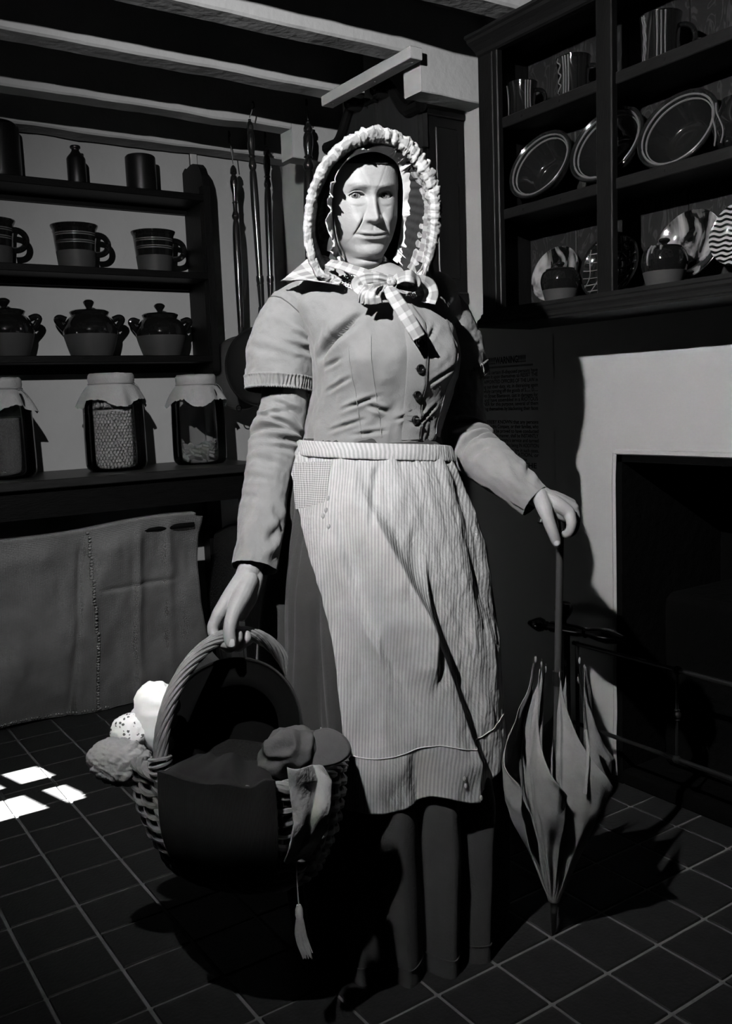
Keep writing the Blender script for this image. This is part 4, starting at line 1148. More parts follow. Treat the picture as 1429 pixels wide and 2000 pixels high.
def skirt_off(y, ph):
    y, ph = np.broadcast_arrays(np.asarray(y, float), np.asarray(ph, float))
    xl, xr = SK.par(y)[:2]; xx = (xl + xr) / 2 + (xr - xl) / 2 * np.sin(ph)
    al = np.interp(y, *zip(*AL)); cov = smoothstep(al - 26, al + 4, xx) * (np.cos(ph) > -.2) * (1 - smoothstep(1440, 1530, y))
    t = smoothstep(860, 1400, y); A_ = (.006 + .038 * t) * (1 - .97 * cov)
    P = np.stack(np.broadcast_arrays(np.sin(ph) * 3, y * .004, np.cos(ph) * 3), -1)
    o = A_ * lobes(y, ph) + .007 * VN(P) * smoothstep(870, 1000, y) + .0025 * VN(P * 3.1)
    for (a, b, A2) in (((-.78, 900), (-.74, 1330), .010), ((-1.0, 980), (-.95, 1300), .012), ((-.55, 1150), (-.42, 1420), .008)):
        d, tt = seg_d(ph, y, a, b, .0052); o = o - A2 * np.exp(-(d / .028) ** 2) * np.sin(np.clip(tt, .02, .98) * PI) ** .5
    return o
yy = np.linspace(850, 1838, 190)[:, None]; pp = np.linspace(-PI, PI, 330, endpoint=False)[None, :]
g = G().rings(SK.pt(yy, pp, skirt_off(yy, pp), 2.0))
skirt = put('skirt', g, 'skirtcloth', person, sharp=0)
for z0 in (1772,):
    Q = SK.pt(np.full(330, float(z0)), pp[0], skirt_off(np.full(330, float(z0)), pp[0]) + .0012)
    put('tuck_seam', G().tube(Q, .0016, n=6, closed=True), 'skirtcloth', skirt)

# ---- apron over the skirt front
def apron_off(y, ph, x):
    P = np.stack(np.broadcast_arrays(np.sin(ph) * 4, y * .007, np.cos(ph) * 4), -1)
    o = .013 + .006 * smoothstep(900, 1300, y) + .008 * VN(P + 9) * smoothstep(880, 1000, y) + .0045 * VN(P * 2.3 + 3) + .0020 * VN(P * 5) + .0009 * VN(P * 11)
    # main diagonal ridge: soft on the lit side, dropping sharply on the other
    rx = np.interp(y, [880, 960, 1050, 1150, 1250, 1350, 1430, 1500], [682, 716, 758, 802, 838, 868, 888, 893])
    d = (x - rx); A_ = .036 * smoothstep(890, 1020, y) * (1 - .35 * smoothstep(1420, 1500, y))
    o = o + A_ * np.where(d < 0, np.exp(-(d / 62) ** 2), np.exp(-(np.abs(d) / 10) ** 1.5)) - .010 * smoothstep(950, 1100, y) * np.exp(-((d - 34) / 24) ** 2)
    rx = np.interp(y, [1040, 1150, 1250, 1340], [810, 818, 816, 826]); d = x - rx
    o = o + .016 * smoothstep(1040, 1120, y) * (1 - smoothstep(1240, 1300, y)) * np.where(d < 0, np.exp(-(d / 26) ** 2), np.exp(-(d / 6) ** 2))
    rx = np.interp(y, [930, 1050, 1150, 1280, 1350], [648, 672, 700, 762, 780]); d = x - rx
    o = o + .013 * smoothstep(950, 1060, y) * (1 - smoothstep(1200, 1330, y)) * np.where(d < 0, np.exp(-(d / 26) ** 2), np.exp(-(d / 9) ** 2))
    rx = np.interp(y, [890, 960, 1020], [735, 727, 724]); d = x - rx
    o = o - .008 * smoothstep(890, 920, y) * (1 - smoothstep(985, 1015, y)) * np.exp(-(d / 6) ** 2)
    rx = np.interp(y, [900, 1060, 1200], [868, 905, 925]); d = x - rx
    o = o - .009 * smoothstep(900, 960, y) * (1 - smoothstep(1150, 1230, y)) * np.exp(-(d / 13) ** 2)
    rx = np.interp(y, [1300, 1500], [715, 735]); o = o + .012 * smoothstep(1320, 1450, y) * np.exp(-((x - rx) / 22) ** 2)
    rx = np.interp(y, [1350, 1500], [800, 812]); o = o - .018 * smoothstep(1360, 1470, y) * np.exp(-((x - rx) / 24) ** 2)
    return o
ny_, nx_ = 210, 190
yv = np.linspace(878, 1, ny_)  # placeholder, replaced row by row below
u = np.linspace(0, 1, nx_)[None, :]; v = np.linspace(0, 1, ny_)[:, None]
def apron_xy(u, v):
    ybot = 1492 + 8 * np.sin(u * 3.2 + .3) - 18 * np.exp(-((u - .52) / .13) ** 2) - 24 * smoothstep(.82, 1, u) + 4 * np.exp(-((u - .72) / .08) ** 2)
    y = 874 + (ybot - 874) * v
    xl = np.interp(y, *zip(*AL)); xr = np.interp(y, *zip(*AR))
    return xl + (xr - xl) * u, y
def apron_pt(x, y, lift=0.0):
    ph = SK.phi(x, y); return SK.pt(y, ph, apron_off(y, ph, x) + lift)
ax_, ay_ = apron_xy(u, v)
AP = apron_pt(ax_, ay_)
uvA = np.stack([(ax_ - 585) / 1000. , (ay_ - 870) / 1000.], -1).reshape(-1, 2)
weave(MATS['apronlinen'], 205, 0, .26, bump=.35, dist=.0007)
apron = put('apron', G().rings(AP, close=False), 'apronlinen', person, sharp=0, uv=uvA)
md = apron.modifiers.new('thick', 'SOLIDIFY'); md.thickness = .0016; md.offset = -1
# hem stitching, waistband, patch, darns
yq = np.interp(np.linspace(0, 1, 60), [0, 1], [0, 1])
pts = []
for q in np.linspace(.02, .98, 70):
    x_, y_ = apron_xy(np.array([[q]]), np.array([[.845]])); pts.append(apron_pt(x_, y_, .0012)[0, 0])
put('hem_stitching', G().tube(np.array(pts), .0011, n=5), 'frillcotton', apron)
R_ = []
for (yo, lf) in ((852, .004), (851, .008), (854, .010), (866, .0105), (878, .010), (881, .008), (881, .002)):
    xs = np.linspace(589, 857, 110); yb = yo + 26 * (np.clip(xs - 590, 0, None) / 268) ** 1.6 - 1
    ph = SK.phi(xs, yb); ph = np.linspace(ph[0] - .25, ph[-1] + .25, 110)
    R_.append(SK.pt(yb, ph, .006 + lf + .0012 * VN(np.stack([xs * .2, xs * 0 + yo * .1, xs * 0], -1))))
Rw = np.array(R_)
uvW = np.stack(np.broadcast_arrays(np.linspace(0, .268, 110)[None, :], np.linspace(0, .03, 7)[:, None]), -1).reshape(-1, 2)
put('waistband', G().rings(Rw, close=False), 'apronlinen', apron, sharp=0, uv=uvW)
yp = np.linspace(0, 1, 30)[:, None]; xp = np.linspace(0, 1, 30)[None, :]
px_q = (587 + 8 * yp) + (xp) * ((656 - 587) - 14 * yp * xp) ; py_q = 893 + 84 * yp - 14 * yp * xp - 2 * xp
PT = apron_pt(px_q, py_q, .0016)
weave(MATS['patchcloth'], 260, 260, .55, bump=.2, dist=.0004)
put('patch', G().rings(PT, close=False), 'patchcloth', apron, sharp=0, uv=np.stack([(px_q - 585) / 1000, (py_q - 870) / 1000], -1).reshape(-1, 2))
for (x, y) in ((655, 955), (653, 975), (648, 985), (658, 1003), (866, 1448), (870, 1462), (893, 1490)):
    put('darn', G().sphere(apron_pt(np.array([[float(x)]]), np.array([[float(y)]]), .001)[0, 0], (.004, .004, .006), 8, 6), 'linen', apron)

# ---- hidden legs and boots so that she stands on the floor
for sx in (-1, 1):
    c = pd(770, 1700, 1.97); c = np.array((c[0], c[1], 0)) + RH * .07 * sx
    b = G()
    b.rings(np.array([[c + RH * (.036 * math.sin(a) * w) - FH * (.11 * math.cos(a) * w - .03 + sh) + UPV * z for a in np.linspace(-PI, PI, 20, endpoint=False)] for w, z, sh in ((1, .0, 0), (1.03, .02, 0), (.95, .05, 0), (.62, .085, -.045), (.42, .13, -.06), (.42, .2, -.06))]), cap0=True, cap1=True)
    put('boot', b, 'leather', person)

# ================================================================== BODY: head, neck, hands (one mesh)
def remeshed(g, voxel, smooth=4, fac=.5):
    me = bpy.data.meshes.new('tmp'); me.from_pydata(np.concatenate(g.v).tolist(), [], g.f)
    bm = bmesh.new(); bm.from_mesh(me); bmesh.ops.recalc_face_normals(bm, faces=bm.faces); bm.to_mesh(me); bm.free()
    o = bpy.data.objects.new('tmp', me); COL.objects.link(o)
    r = o.modifiers.new('r', 'REMESH'); r.mode = 'VOXEL'; r.voxel_size = voxel
    s = o.modifiers.new('s', 'SMOOTH'); s.iterations = smooth; s.factor = fac
    dg = bpy.context.evaluated_depsgraph_get(); ev = o.evaluated_get(dg); m2 = ev.to_mesh()
    V = np.zeros(len(m2.vertices) * 3); m2.vertices.foreach_get('co', V); F = [tuple(p.vertices) for p in m2.polygons]
    ev.to_mesh_clear(); bpy.data.objects.remove(o); bpy.data.meshes.remove(me)
    return V.reshape(-1, 3), F
def limb(g, pts, rad, n=14, k=5):
    P = cr(pts, (len(pts) - 1) * k + 1); r = np.interp(np.linspace(0, len(pts) - 1, len(P)), range(len(pts)), rad)
    g.tube(P, r, n=n)
    g.sphere(P[0], r[0] * .98, 12, 8); g.sphere(P[-1], r[-1] * .99, 12, 8)

# ---- head
EYE = pd(727.5, 383, 1.832)
hy, hpt, hr = math.radians(16), math.radians(14), math.radians(1.0)
EZ = -FH * math.cos(hy) + RH * math.sin(hy); EX = RH * math.cos(hy) + FH * math.sin(hy)
EZ = EZ * math.cos(hpt) - UPV * math.sin(hpt); EY = np.cross(EZ, EX)
EX, EY = EX * math.cos(hr) + EY * math.sin(hr), EY * math.cos(hr) - EX * math.sin(hr)
HO = EYE - EZ * .086
def HP_(x, y, z): return HO + (np.asarray(x)[..., None] * EX + np.asarray(y)[..., None] * EY + np.asarray(z)[..., None] * EZ) * .001
FT = np.array([(122, 8), (112, 30), (98, 54), (80, 71), (60, 84), (40, 91), (22, 95), (10, 92), (0, 88.5), (-15, 88.5), (-30, 90), (-45, 93.5), (-58, 96), (-66, 97), (-75, 96), (-84, 95.5), (-94, 93), (-104, 95), (-112, 94), (-119, 88), (-126, 80), (-134, 77), (-143, 70), (-152, 57), (-172, 48), (-215, 50)], float)[::-1]
WT = np.array([(122, 12), (112, 38), (98, 56), (80, 66), (60, 71), (30, 72.5), (0, 73.5), (-25, 73.5), (-45, 72.5), (-60, 69), (-75, 64.5), (-90, 58.5), (-104, 50), (-115, 43), (-125, 41), (-135, 43), (-150, 47), (-172, 52), (-215, 56)], float)[::-1]
BT = np.array([(122, 12), (112, 45), (98, 65), (60, 88), (20, 92), (-30, 80), (-70, 62), (-110, 52), (-160, 50), (-215, 58)], float)[::-1]
def smooth_interp(T, y):
    P = cr(T, 400); return np.interp(y, P[:, 0], P[:, 1])
ys = np.concatenate([np.linspace(-215, -140, 26)[:-1], np.linspace(-140, 72, 236), np.linspace(72, 122, 22)[1:]])[:, None]
tau = np.linspace(-1, 1, 251)[None, :]
Wf, Ff, Bf = (smooth_interp(T, ys) for T in (WT, FT, BT))
sx_ = np.sin(tau * PI / 2)
px2 = 2.35
x = Wf * sx_ + 0 * ys; z = Ff * np.clip(1 - np.abs(sx_) ** px2, 0, 1) ** (1 / px2); y = ys + 0 * x
def gs(cx, cy, sx, sy): return np.exp(-((x - cx) / sx) ** 2 - ((y - cy) / sy) ** 2)
dz = 0 * x; tone = np.ones_like(x)
ncx = 1.0 + 0 * y
nh = np.interp(y, [-54.5, -51.5, -49, -46.5, -43, -39, -30, -20, -10, 0, 8, 16], [0, 6, 15, 21, 24, 24.6, 21.2, 16.4, 11.6, 6.6, 3.0, 0])
nw = np.interp(y, [-55, -45, -36, -20, 0, 16], [9.5, 10.5, 10.2, 8.4, 7.0, 9])
dz += nh * np.exp(-(np.abs(x - ncx) / nw) ** 2.1) + 2.5 * gs(1, -39, 10, 7)
for s in (-1, 1):
    dz += 7.5 * gs(1 + s * 13.5, -42.5, 6.0, 6.5) - 1.6 * gs(1 + s * 18.5, -37, 3.4, 5) - 2.5 * gs(1 + s * 8, -50.5, 4.4, 2.6)
    dz += -7.5 * gs(s * 31, 3, 15, 10) - 3.6 * gs(s * 15.5, 3, 6, 8) + 3.6 * gs(s * 26, 20, 17, 5.5)
    dz += 4.6 * gs(s * 45, -24, 17, 15) + 5.6 * gs(s * 36, -46, 14, 14)
    # smile fold
    ax0, ay0, bx0, by0 = s * 18.5, -37, s * 37, -74
    L2 = (bx0 - ax0) ** 2 + (by0 - ay0) ** 2; t = np.clip(((x - ax0) * (bx0 - ax0) + (y - ay0) * (by0 - ay0)) / L2, -.1, 1.12)
    d = ((x - ax0) * (by0 - ay0) - (y - ay0) * (bx0 - ax0)) / math.sqrt(L2) * (-s); w = np.exp(-((t - .55) / .55) ** 4) * np.exp(-(d / 30) ** 2)
    dz += w * (3.4 * np.exp(-((d - 6) / 6.5) ** 2) - 2.9 * np.exp(-(d / 2.0) ** 2))
    ax0, ay0, bx0, by0 = s * 32, -84, s * 29, -104; L2 = (bx0 - ax0) ** 2 + (by0 - ay0) ** 2
    t = np.clip(((x - ax0) * (bx0 - ax0) + (y - ay0) * (by0 - ay0)) / L2, 0, 1); d = np.hypot(x - ax0 - t * (bx0 - ax0), y - ay0 - t * (by0 - ay0))
    dz += -1.3 * np.exp(-(d / 3.2) ** 2) - 2.4 * gs(s * 33.5, -74, 3.4, 3.6)
    dz += 1.3 * gs(s * 31, -14, 13, 4.5) - .9 * np.exp(-((x - s * 30) / 13) ** 2 - ((y + 20 - .02 * (x - s * 30) ** 2) / 2.6) ** 2)
    for k in range(4): dz += -.3 * np.exp(-((y - 2 + 5 * k - (np.abs(x) - 50) * (.45 - .3 * k)) / 1.1) ** 2) * np.exp(-((np.abs(x) - 55) / 7) ** 2) * (x * s > 0)
ym = -75.5 + .0024 * x * x
M = np.exp(-(x / 26.5) ** 4)
dz += M * (3.6 * np.exp(-((y - ym - 4.4 - .02 * np.abs(x)) / 3.6) ** 2) + 5.4 * np.exp(-((y - ym + 5.8) / 4.4) ** 2) - 4.2 * np.exp(-((y - ym) / 1.25) ** 2))
dz += -1.3 * gs(0, -60, 3.0, 7) - 1.8 * gs(0, -92.5, 15, 4.2) + 2.4 * gs(0, -105, 18, 10)
dz += -3.0 * np.exp(-((y + 125.5 - .004 * x * x) / 3.0) ** 2) * np.exp(-(x / 34) ** 4) + 2.5 * np.exp(-((y + 134) / 7) ** 2) * np.exp(-(x / 36) ** 4)
for (c, A_) in ((34, .2), (43, .25), (52, .2)): dz += -A_ * np.exp(-((y - c - 2 * np.sin(x * .06 + c)) / 1.4) ** 2) * np.exp(-(x / 34) ** 4)
dz += -.3 * gs(-6, 22, 1.6, 6)
front = np.clip(1 - np.abs(sx_) ** 6, 0, 1)
z = z + dz * front
z = z + .12 * VN(np.stack([x * .35, y * .35, x * 0], -1)) * np.clip(1 - np.abs(sx_) ** 2, 0, 1)
# eyes: lids wrap the ball, almond opening
ZE = 63.6; RB = 13.6
lash = 0 * x
for s in (-1, 1):
    cx, cy = s * 31.0, 0.5; xx = (x - cx) * s; r2 = (x - cx) ** 2 + (y - cy) ** 2
    zs = ZE + np.sqrt(np.clip((RB + 1.5) ** 2 - r2, 0, None)); inb = smoothstep(RB + 1.4, RB - 2.0, np.sqrt(r2)) if False else (1 - smoothstep(RB - 3.0, RB + 1.4, np.sqrt(r2)))
    z = np.where(r2 < (RB + 1.4) ** 2, np.maximum(z, z * (1 - inb) + zs * inb), z)
    q = xx / 16.4
    yu = 7.0 * np.clip(1 - np.abs(q + .08) ** 2.2, 0, None) + .7 * q; yl = -5.6 * np.clip(1 - np.abs(q - .05) ** 2.4, 0, None) + .7 * q
    inside = np.minimum((yu - (y - cy)), ((y - cy) - yl)); inside = np.where(np.abs(q) < 1, inside, -3)
    z = z - 7.5 * smoothstep(-.35, .55, inside)
    rim = np.exp(-((inside + .7) / .7) ** 2) * (np.abs(q) < 1.02)
    z = z + .8 * rim * (y > cy) + .4 * rim * (y < cy)
    z = z - 1.7 * np.exp(-((y - cy - yu - 3.6) / 1.3) ** 2) * np.exp(-(q / .95) ** 4)
    tone = tone * (1 - .62 * rim * (y - cy > yl + 2.5))
    by = cy + 19.0 + 3.6 * np.exp(-((xx - 3) / 11.5) ** 2)
    hair = np.exp(-((y - by) / 2.6) ** 2) * smoothstep(-19, -12, xx) * (1 - smoothstep(13, 24, xx))
    st = .5 + .5 * np.sin(x * 2.1 * s + y * 1.3 + 3 * VN(np.stack([x * .3, y * .3, x * 0], -1)))
    tone = tone * (1 - .45 * hair * (.55 + .45 * st))
lipm = M * np.where(y > ym, np.exp(-(np.clip((y - ym) / (6.4 - .10 * np.abs(x)), 0, 9)) ** 6), np.exp(-(np.clip((ym - y) / (8.6 - .008 * x * x), 0, 9)) ** 6)) * (np.abs(x) < 31)
tone = tone * (1 - .30 * lipm) * (1 - .5 * M * np.exp(-((y - ym) / .9) ** 2) * (np.abs(x) < 31))
# back half
nb = 60; th = np.linspace(PI / 2, 3 * PI / 2, nb + 2)[None, 1:-1]
xb = Wf * np.sin(th); zb = Bf * np.cos(th)
y = np.where(y > 60, 60 + (y - 60) * .5, y); X = np.concatenate([x, xb], 1); Y = np.concatenate([y, y[:, :1] + 0 * xb], 1); Z = np.concatenate([z, zb], 1)
T_ = np.concatenate([tone, 1 + 0 * xb], 1)
bodyg = G(); bodyg.rings(HP_(X, Y, Z), cap0=True, cap1=True); btone = [T_.ravel()]

# ---- hands
H1 = G()
wrist1 = pd(486, 1112, 1.787)
kn = {'i': (425, 1203, 1.722), 'm': (433, 1197, 1.748), 'r': (446, 1192, 1.772), 'p': (459, 1187, 1.79)}
limb(H1, pds([(509, 1040, 1.83), (500, 1075, 1.81), (487, 1112, 1.787), (476, 1140, 1.772)]), [.028, .025, .0235, .022], 18)
for k, r1 in (('i', .0135), ('m', .0135), ('r', .013), ('p', .012)):
    limb(H1, [pd(482, 1122, 1.775) if k != 'p' else pd(490, 1122, 1.785), pd((482 + kn[k][0]) / 2 - 2, (1122 + kn[k][1]) / 2, (1.775 + kn[k][2]) / 2 - .004), pd(*kn[k])], [.020, .0165, r1], 14)
limb(H1, pds([kn['i'], (415, 1230, 1.716), (427, 1254, 1.706), (441, 1260, 1.708)]), [.0128, .0112, .0102, .0082])
limb(H1, pds([kn['m'], (424, 1236, 1.745), (445, 1265, 1.735), (464, 1250, 1.713), (466, 1238, 1.712)]), [.0128, .0112, .0102, .0088, .0075])
limb(H1, pds([kn['r'], (440, 1236, 1.772), (462, 1264, 1.757), (481, 1250, 1.737), (482, 1239, 1.737)]), [.012, .0108, .0098, .0085, .0075])
limb(H1, pds([kn['p'], (458, 1232, 1.80), (476, 1254, 1.79), (491, 1248, 1.775)]), [.0112, .0098, .0088, .0075])
limb(H1, pds([(488, 1132, 1.762), (472, 1165, 1.735), (455, 1200, 1.706), (447.5, 1232, 1.690), (450, 1253, 1.688), (451.5, 1261, 1.691)]), [.017, .0185, .0138, .0118, .0112, .0088])
limb(H1, pds([(500, 1128, 1.785), (488, 1165, 1.765), (470, 1200, 1.765)]), [.015, .016, .013])
Vh, Fh = remeshed(H1, .0017, 5)
# tendons and creases
tn = np.zeros(len(Vh))
bodyg.add(Vh, Fh); btone.append(np.ones(len(Vh)))
H2 = G()
limb(H2, pds([(985, 928, 1.895), (1020, 950, 1.875), (1047, 966, 1.862), (1066, 978, 1.856)]), [.028, .026, .0245, .024], 18)
k2 = {'i': (1111, 1001, 1.828), 'm': (1118, 993, 1.848), 'r': (1114, 985, 1.872), 'p': (1104, 980, 1.892)}
for k, r1 in (('i', .0128), ('m', .0135), ('r', .0128), ('p', .012)):
    limb(H2, [pd(1058, 974, 1.856), pd((1058 + k2[k][0]) / 2, (974 + k2[k][1]) / 2 - 3, (1.856 + k2[k][2]) / 2 - .005), pd(*k2[k])], [.021, .0172, r1], 14)
limb(H2, pds([k2['i'], (1116, 1022, 1.820), (1112, 1040, 1.826), (1103, 1043, 1.838)]), [.0124, .0108, .0098, .008])
limb(H2, pds([k2['m'], (1123, 1016, 1.850), (1116, 1038, 1.858), (1103, 1040, 1.868)]), [.0126, .011, .01, .0085])
limb(H2, pds([k2['r'], (1119, 1010, 1.880), (1108, 1030, 1.886), (1096, 1030, 1.882)]), [.012, .0105, .0095, .008])
limb(H2, pds([k2['p'], (1108, 1003, 1.90), (1098, 1020, 1.902), (1088, 1018, 1.892)]), [.0112, .0095, .0088, .0075])
limb(H2, pds([(1054, 968, 1.846), (1062, 990, 1.826), (1070, 1014, 1.815), (1080, 1041, 1.812), (1085.5, 1056, 1.815), (1088, 1063, 1.818)]), [.0165, .0165, .0128, .0112, .0105, .0085])
limb(H2, pds([(1062, 985, 1.85), (1085, 1000, 1.845), (1105, 1008, 1.842)]), [.017, .016, .013])
Vh2, Fh2 = remeshed(H2, .0017, 5)
bodyg.add(Vh2, Fh2); btone.append(np.ones(len(Vh2)))
# ---- the rest of the body under the clothes
B3 = G()
ctr = lambda y, D=1.935, x=748: pd(x, y, D)
limb(B3, [ctr(560), ctr(620), ctr(700), ctr(790), ctr(860), ctr(960), ctr(1030)], [.055, .085, .088, .082, .08, .10, .10], 20)
limb(B3, pds([(600, 588, 1.935), (556, 650, 1.935), (552, 800, 1.925), (530, 900, 1.895), (505, 1060, 1.82)]), [.045, .044, .04, .036, .028], 16)
limb(B3, pds([(860, 590, 1.96), (897, 660, 2.03), (906, 790, 2.04), (925, 875, 1.985), (1010, 945, 1.885)]), [.042, .034, .034, .036, .026], 16)
limb(B3, [ctr(575, 1.935, 620), ctr(570), ctr(575, 1.94, 850)], [.05, .055, .05], 16)
for sx in (-1, 1):
    c = pd(770, 1700, 1.97); c = np.array((c[0], c[1], 0)) + RH * .07 * sx + FH * .03
    limb(B3, [ctr(1000) + RH * .07 * sx, c + UPV * .48, c + UPV * .30, c + UPV * .07], [.085, .06, .055, .04], 14)
Vb, Fb = remeshed(B3, .009, 3)
bodyg.add(Vb, Fb); btone.append(np.ones(len(Vb)))
body = put('body', bodyg, 'skin', person, sharp=0, tone=np.concatenate(btone))
# eyes
for s in (-1, 1):
    c = HP_(np.array(s * 31.0), np.array(0.5), np.array(ZE))
    look = CAM - c; look /= np.linalg.norm(look); look = look + np.array([0, 0, .0])
    n, m_ = 48, 60; th = np.linspace(.001, PI, m_); a = np.linspace(0, 2 * PI, n, endpoint=False)
    t1 = np.cross(look, UPV); t1 /= np.linalg.norm(t1); t2 = np.cross(t1, look); r = RB * .001
    R_ = c + r * (np.sin(th)[:, None, None] * (np.cos(a)[None, :, None] * t1 + np.sin(a)[None, :, None] * t2) + np.cos(th)[:, None, None] * look)
    bulge = np.where(th < .5, .0008 * np.cos(th / .5 * PI / 2), 0); R_ = R_ + look * bulge[:, None, None]
    tn = np.interp(th, [0, .17, .185, .45, .48, .52, .56, PI], [.01, .01, .30, .40, .12, .12, 1, .9])[:, None] * (1 + .25 * ((th > .18) & (th < .45))[:, None] * np.sin(a * 13)[None, :])
    put('eye', G().rings(R_, cap0=True, cap1=True), 'eyewhite', body, tone=tn.ravel(), sharp=0)
# nails
def nail(c0, fwd, out, name='fingernail', s=1.0):
    fwd = np.array(fwd, float); fwd /= np.linalg.norm(fwd); out = np.array(out, float); out -= fwd * (out @ fwd); out /= np.linalg.norm(out); sd_ = np.cross(fwd, out)
    uu = np.linspace(-1, 1, 9)[None, :]; vv = np.linspace(-1, 1, 9)[:, None]
    wd = .0062 * s * (1 - .12 * np.abs(vv) ** 4); P = c0 + (vv * .0072 * s * (1 - .12 * uu ** 2))[..., None] * fwd + (uu * wd)[..., None] * sd_ + (-.0028 * s * uu ** 2 - .0006 * vv ** 2)[..., None] * out
    put(name, G().rings(P, close=False), 'nailm', body, sharp=0)
nail(pd(451, 1256, 1.6765), pd(451.5, 1262, 1.69) - pd(447.5, 1234, 1.69), -FW)
nail(pd(1086.5, 1059, 1.8045), pd(1088, 1064, 1.816) - pd(1080, 1041, 1.812), -FW + RT * -.2)
# hair under the bonnet
hx = np.concatenate([X], 1); sel = np.where(ys[:, 0] > 60)[0]
Rr_ = HP_(X[sel] * 1.045, Y[sel] * 1.02, Z[sel] * 1.04)
put('hair', G().rings(Rr_, cap1=True), 'hairm', body, sharp=0)

# ================================================================== BONNET, CAP FRILL, RIBBONS, LACE
def check_cloth(m, per, lo, hi):
    """woven check: two crossing soft-edged bands set the yarn colour"""
    nt, b = nodes_of(m); tc = nt.nodes.new('ShaderNodeTexCoord'); sep = nt.nodes.new('ShaderNodeSeparateXYZ'); nt.links.new(tc.outputs['UV'], sep.inputs[0]); o = []
    for ax in (0, 1):
        mu = nt.nodes.new('ShaderNodeMath'); mu.operation = 'MULTIPLY'; mu.inputs[1].default_value = 2 * PI / per; nt.links.new(sep.outputs[ax], mu.inputs[0])
        si = nt.nodes.new('ShaderNodeMath'); si.operation = 'SINE'; nt.links.new(mu.outputs[0], si.inputs[0])
        r = nt.nodes.new('ShaderNodeMapRange'); r.inputs['From Min'].default_value = .15; r.inputs['From Max'].default_value = .45; nt.links.new(si.outputs[0], r.inputs['Value']); o.append(r)
    ad = nt.nodes.new('ShaderNodeMath'); ad.operation = 'ADD'; nt.links.new(o[0].outputs[0], ad.inputs[0]); nt.links.new(o[1].outputs[0], ad.inputs[1])
    r = nt.nodes.new('ShaderNodeMapRange'); r.inputs['From Max'].default_value = 2; r.inputs['To Min'].default_value = lo * ALB; r.inputs['To Max'].default_value = hi * ALB; nt.links.new(ad.outputs[0], r.inputs['Value'])
    nt.links.new(r.outputs[0], b.inputs['Base Color'])
check_cloth(MATS['plaid'], .026, .24, .52)
def hp(P): P = np.asarray(P, float); return HP_(P[..., 0], P[..., 1], P[..., 2])
def h_of(x, y, D):
    """picture point at depth D in head millimetres"""
    d = (pd(x, y, D) - HO) * 1000; return np.array([d @ EX, d @ EY, d @ EZ])
RIM = np.array([h_of(*q_) for q_ in ((648, 546, 1.825), (622, 532, 1.815), (604, 484, 1.808), (602, 430, 1.802), (612, 373, 1.792), (635, 324, 1.776), (668, 289, 1.763), (706, 268, 1.757), (745, 264, 1.764), (782, 276, 1.771), (813, 306, 1.778), (838, 350, 1.786), (848, 397, 1.793), (847, 445, 1.80), (840, 490, 1.81), (830, 524, 1.82), (819, 548, 1.825))])
nR = 420
rim = cr(RIM, nR); ctr_h = np.array([0, -22, 0.])
outd = rim - ctr_h; outd[:, 2] = 0; outd /= np.linalg.norm(outd, axis=1)[:, None]
sarc = np.concatenate([[0], np.cumsum(np.linalg.norm(np.diff(rim, axis=0), axis=1))]) * .001
bonnet = thing_part = None
# ruffled roll of the brim edge
a = np.linspace(0, 2 * PI, 36, endpoint=False)
th1 = sarc[:, None] * 2 * PI * 58
S3 = np.stack([sarc[:, None] * 130 + 0 * a, np.cos(a)[None, :] * 1.6 + 0 * th1, np.sin(a)[None, :] * 1.6 + 0 * th1], -1)
ruf = .45 * np.sin(th1 + 2.2 * np.sin(a)[None, :] + 2.6 * np.sin(sarc[:, None] * 41) + 1.7 * np.sin(sarc[:, None] * 97)) + 1.1 * VN(S3) + .8 * (1 - 2 * np.abs(VN(S3 * 1.7 + 9))) + .35 * VN(S3 * 3.9)
rad_o = 10.5 + 2.5 * ruf; rad_z = 15.0 + 2.6 * ruf
w_ = np.interp(sarc / sarc[-1], [0, .12, .3, .5, .7, .88, 1], [.7, .75, .8, 1.2, 1.25, 1.0, .6])[:, None]
R_ = rim[:, None, :] + (np.cos(a)[None, :] * rad_o * w_)[..., None] * outd[:, None, :] + np.stack([0 * ruf, 0 * ruf, np.sin(a)[None, :] * rad_z * w_], -1)
uv = np.stack(np.broadcast_arrays(sarc[:, None] + .01 * np.sin(th1 * .31), a[None, :] * .014 + .0 * sarc[:, None]), -1).reshape(-1, 2)
bonnet = put('bonnet', G().rings(hp(R_), cap0=True, cap1=True), 'plaid', person, sharp=0, uv=uv, label='ruffled check cotton bonnet')
# lining: from the brim edge in to the cap
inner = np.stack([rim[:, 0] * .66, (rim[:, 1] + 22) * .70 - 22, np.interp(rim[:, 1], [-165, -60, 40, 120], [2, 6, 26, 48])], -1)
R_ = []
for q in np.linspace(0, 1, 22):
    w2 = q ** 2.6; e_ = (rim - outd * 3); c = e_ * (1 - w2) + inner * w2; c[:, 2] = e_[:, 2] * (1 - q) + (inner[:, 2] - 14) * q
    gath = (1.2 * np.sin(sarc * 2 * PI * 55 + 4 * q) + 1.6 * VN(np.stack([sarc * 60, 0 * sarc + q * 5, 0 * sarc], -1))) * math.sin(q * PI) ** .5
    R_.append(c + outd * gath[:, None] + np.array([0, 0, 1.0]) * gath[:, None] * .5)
put('lining', G().rings(hp(np.array(R_)).transpose(1, 0, 2), close=False), 'lining', bonnet, sharp=0)
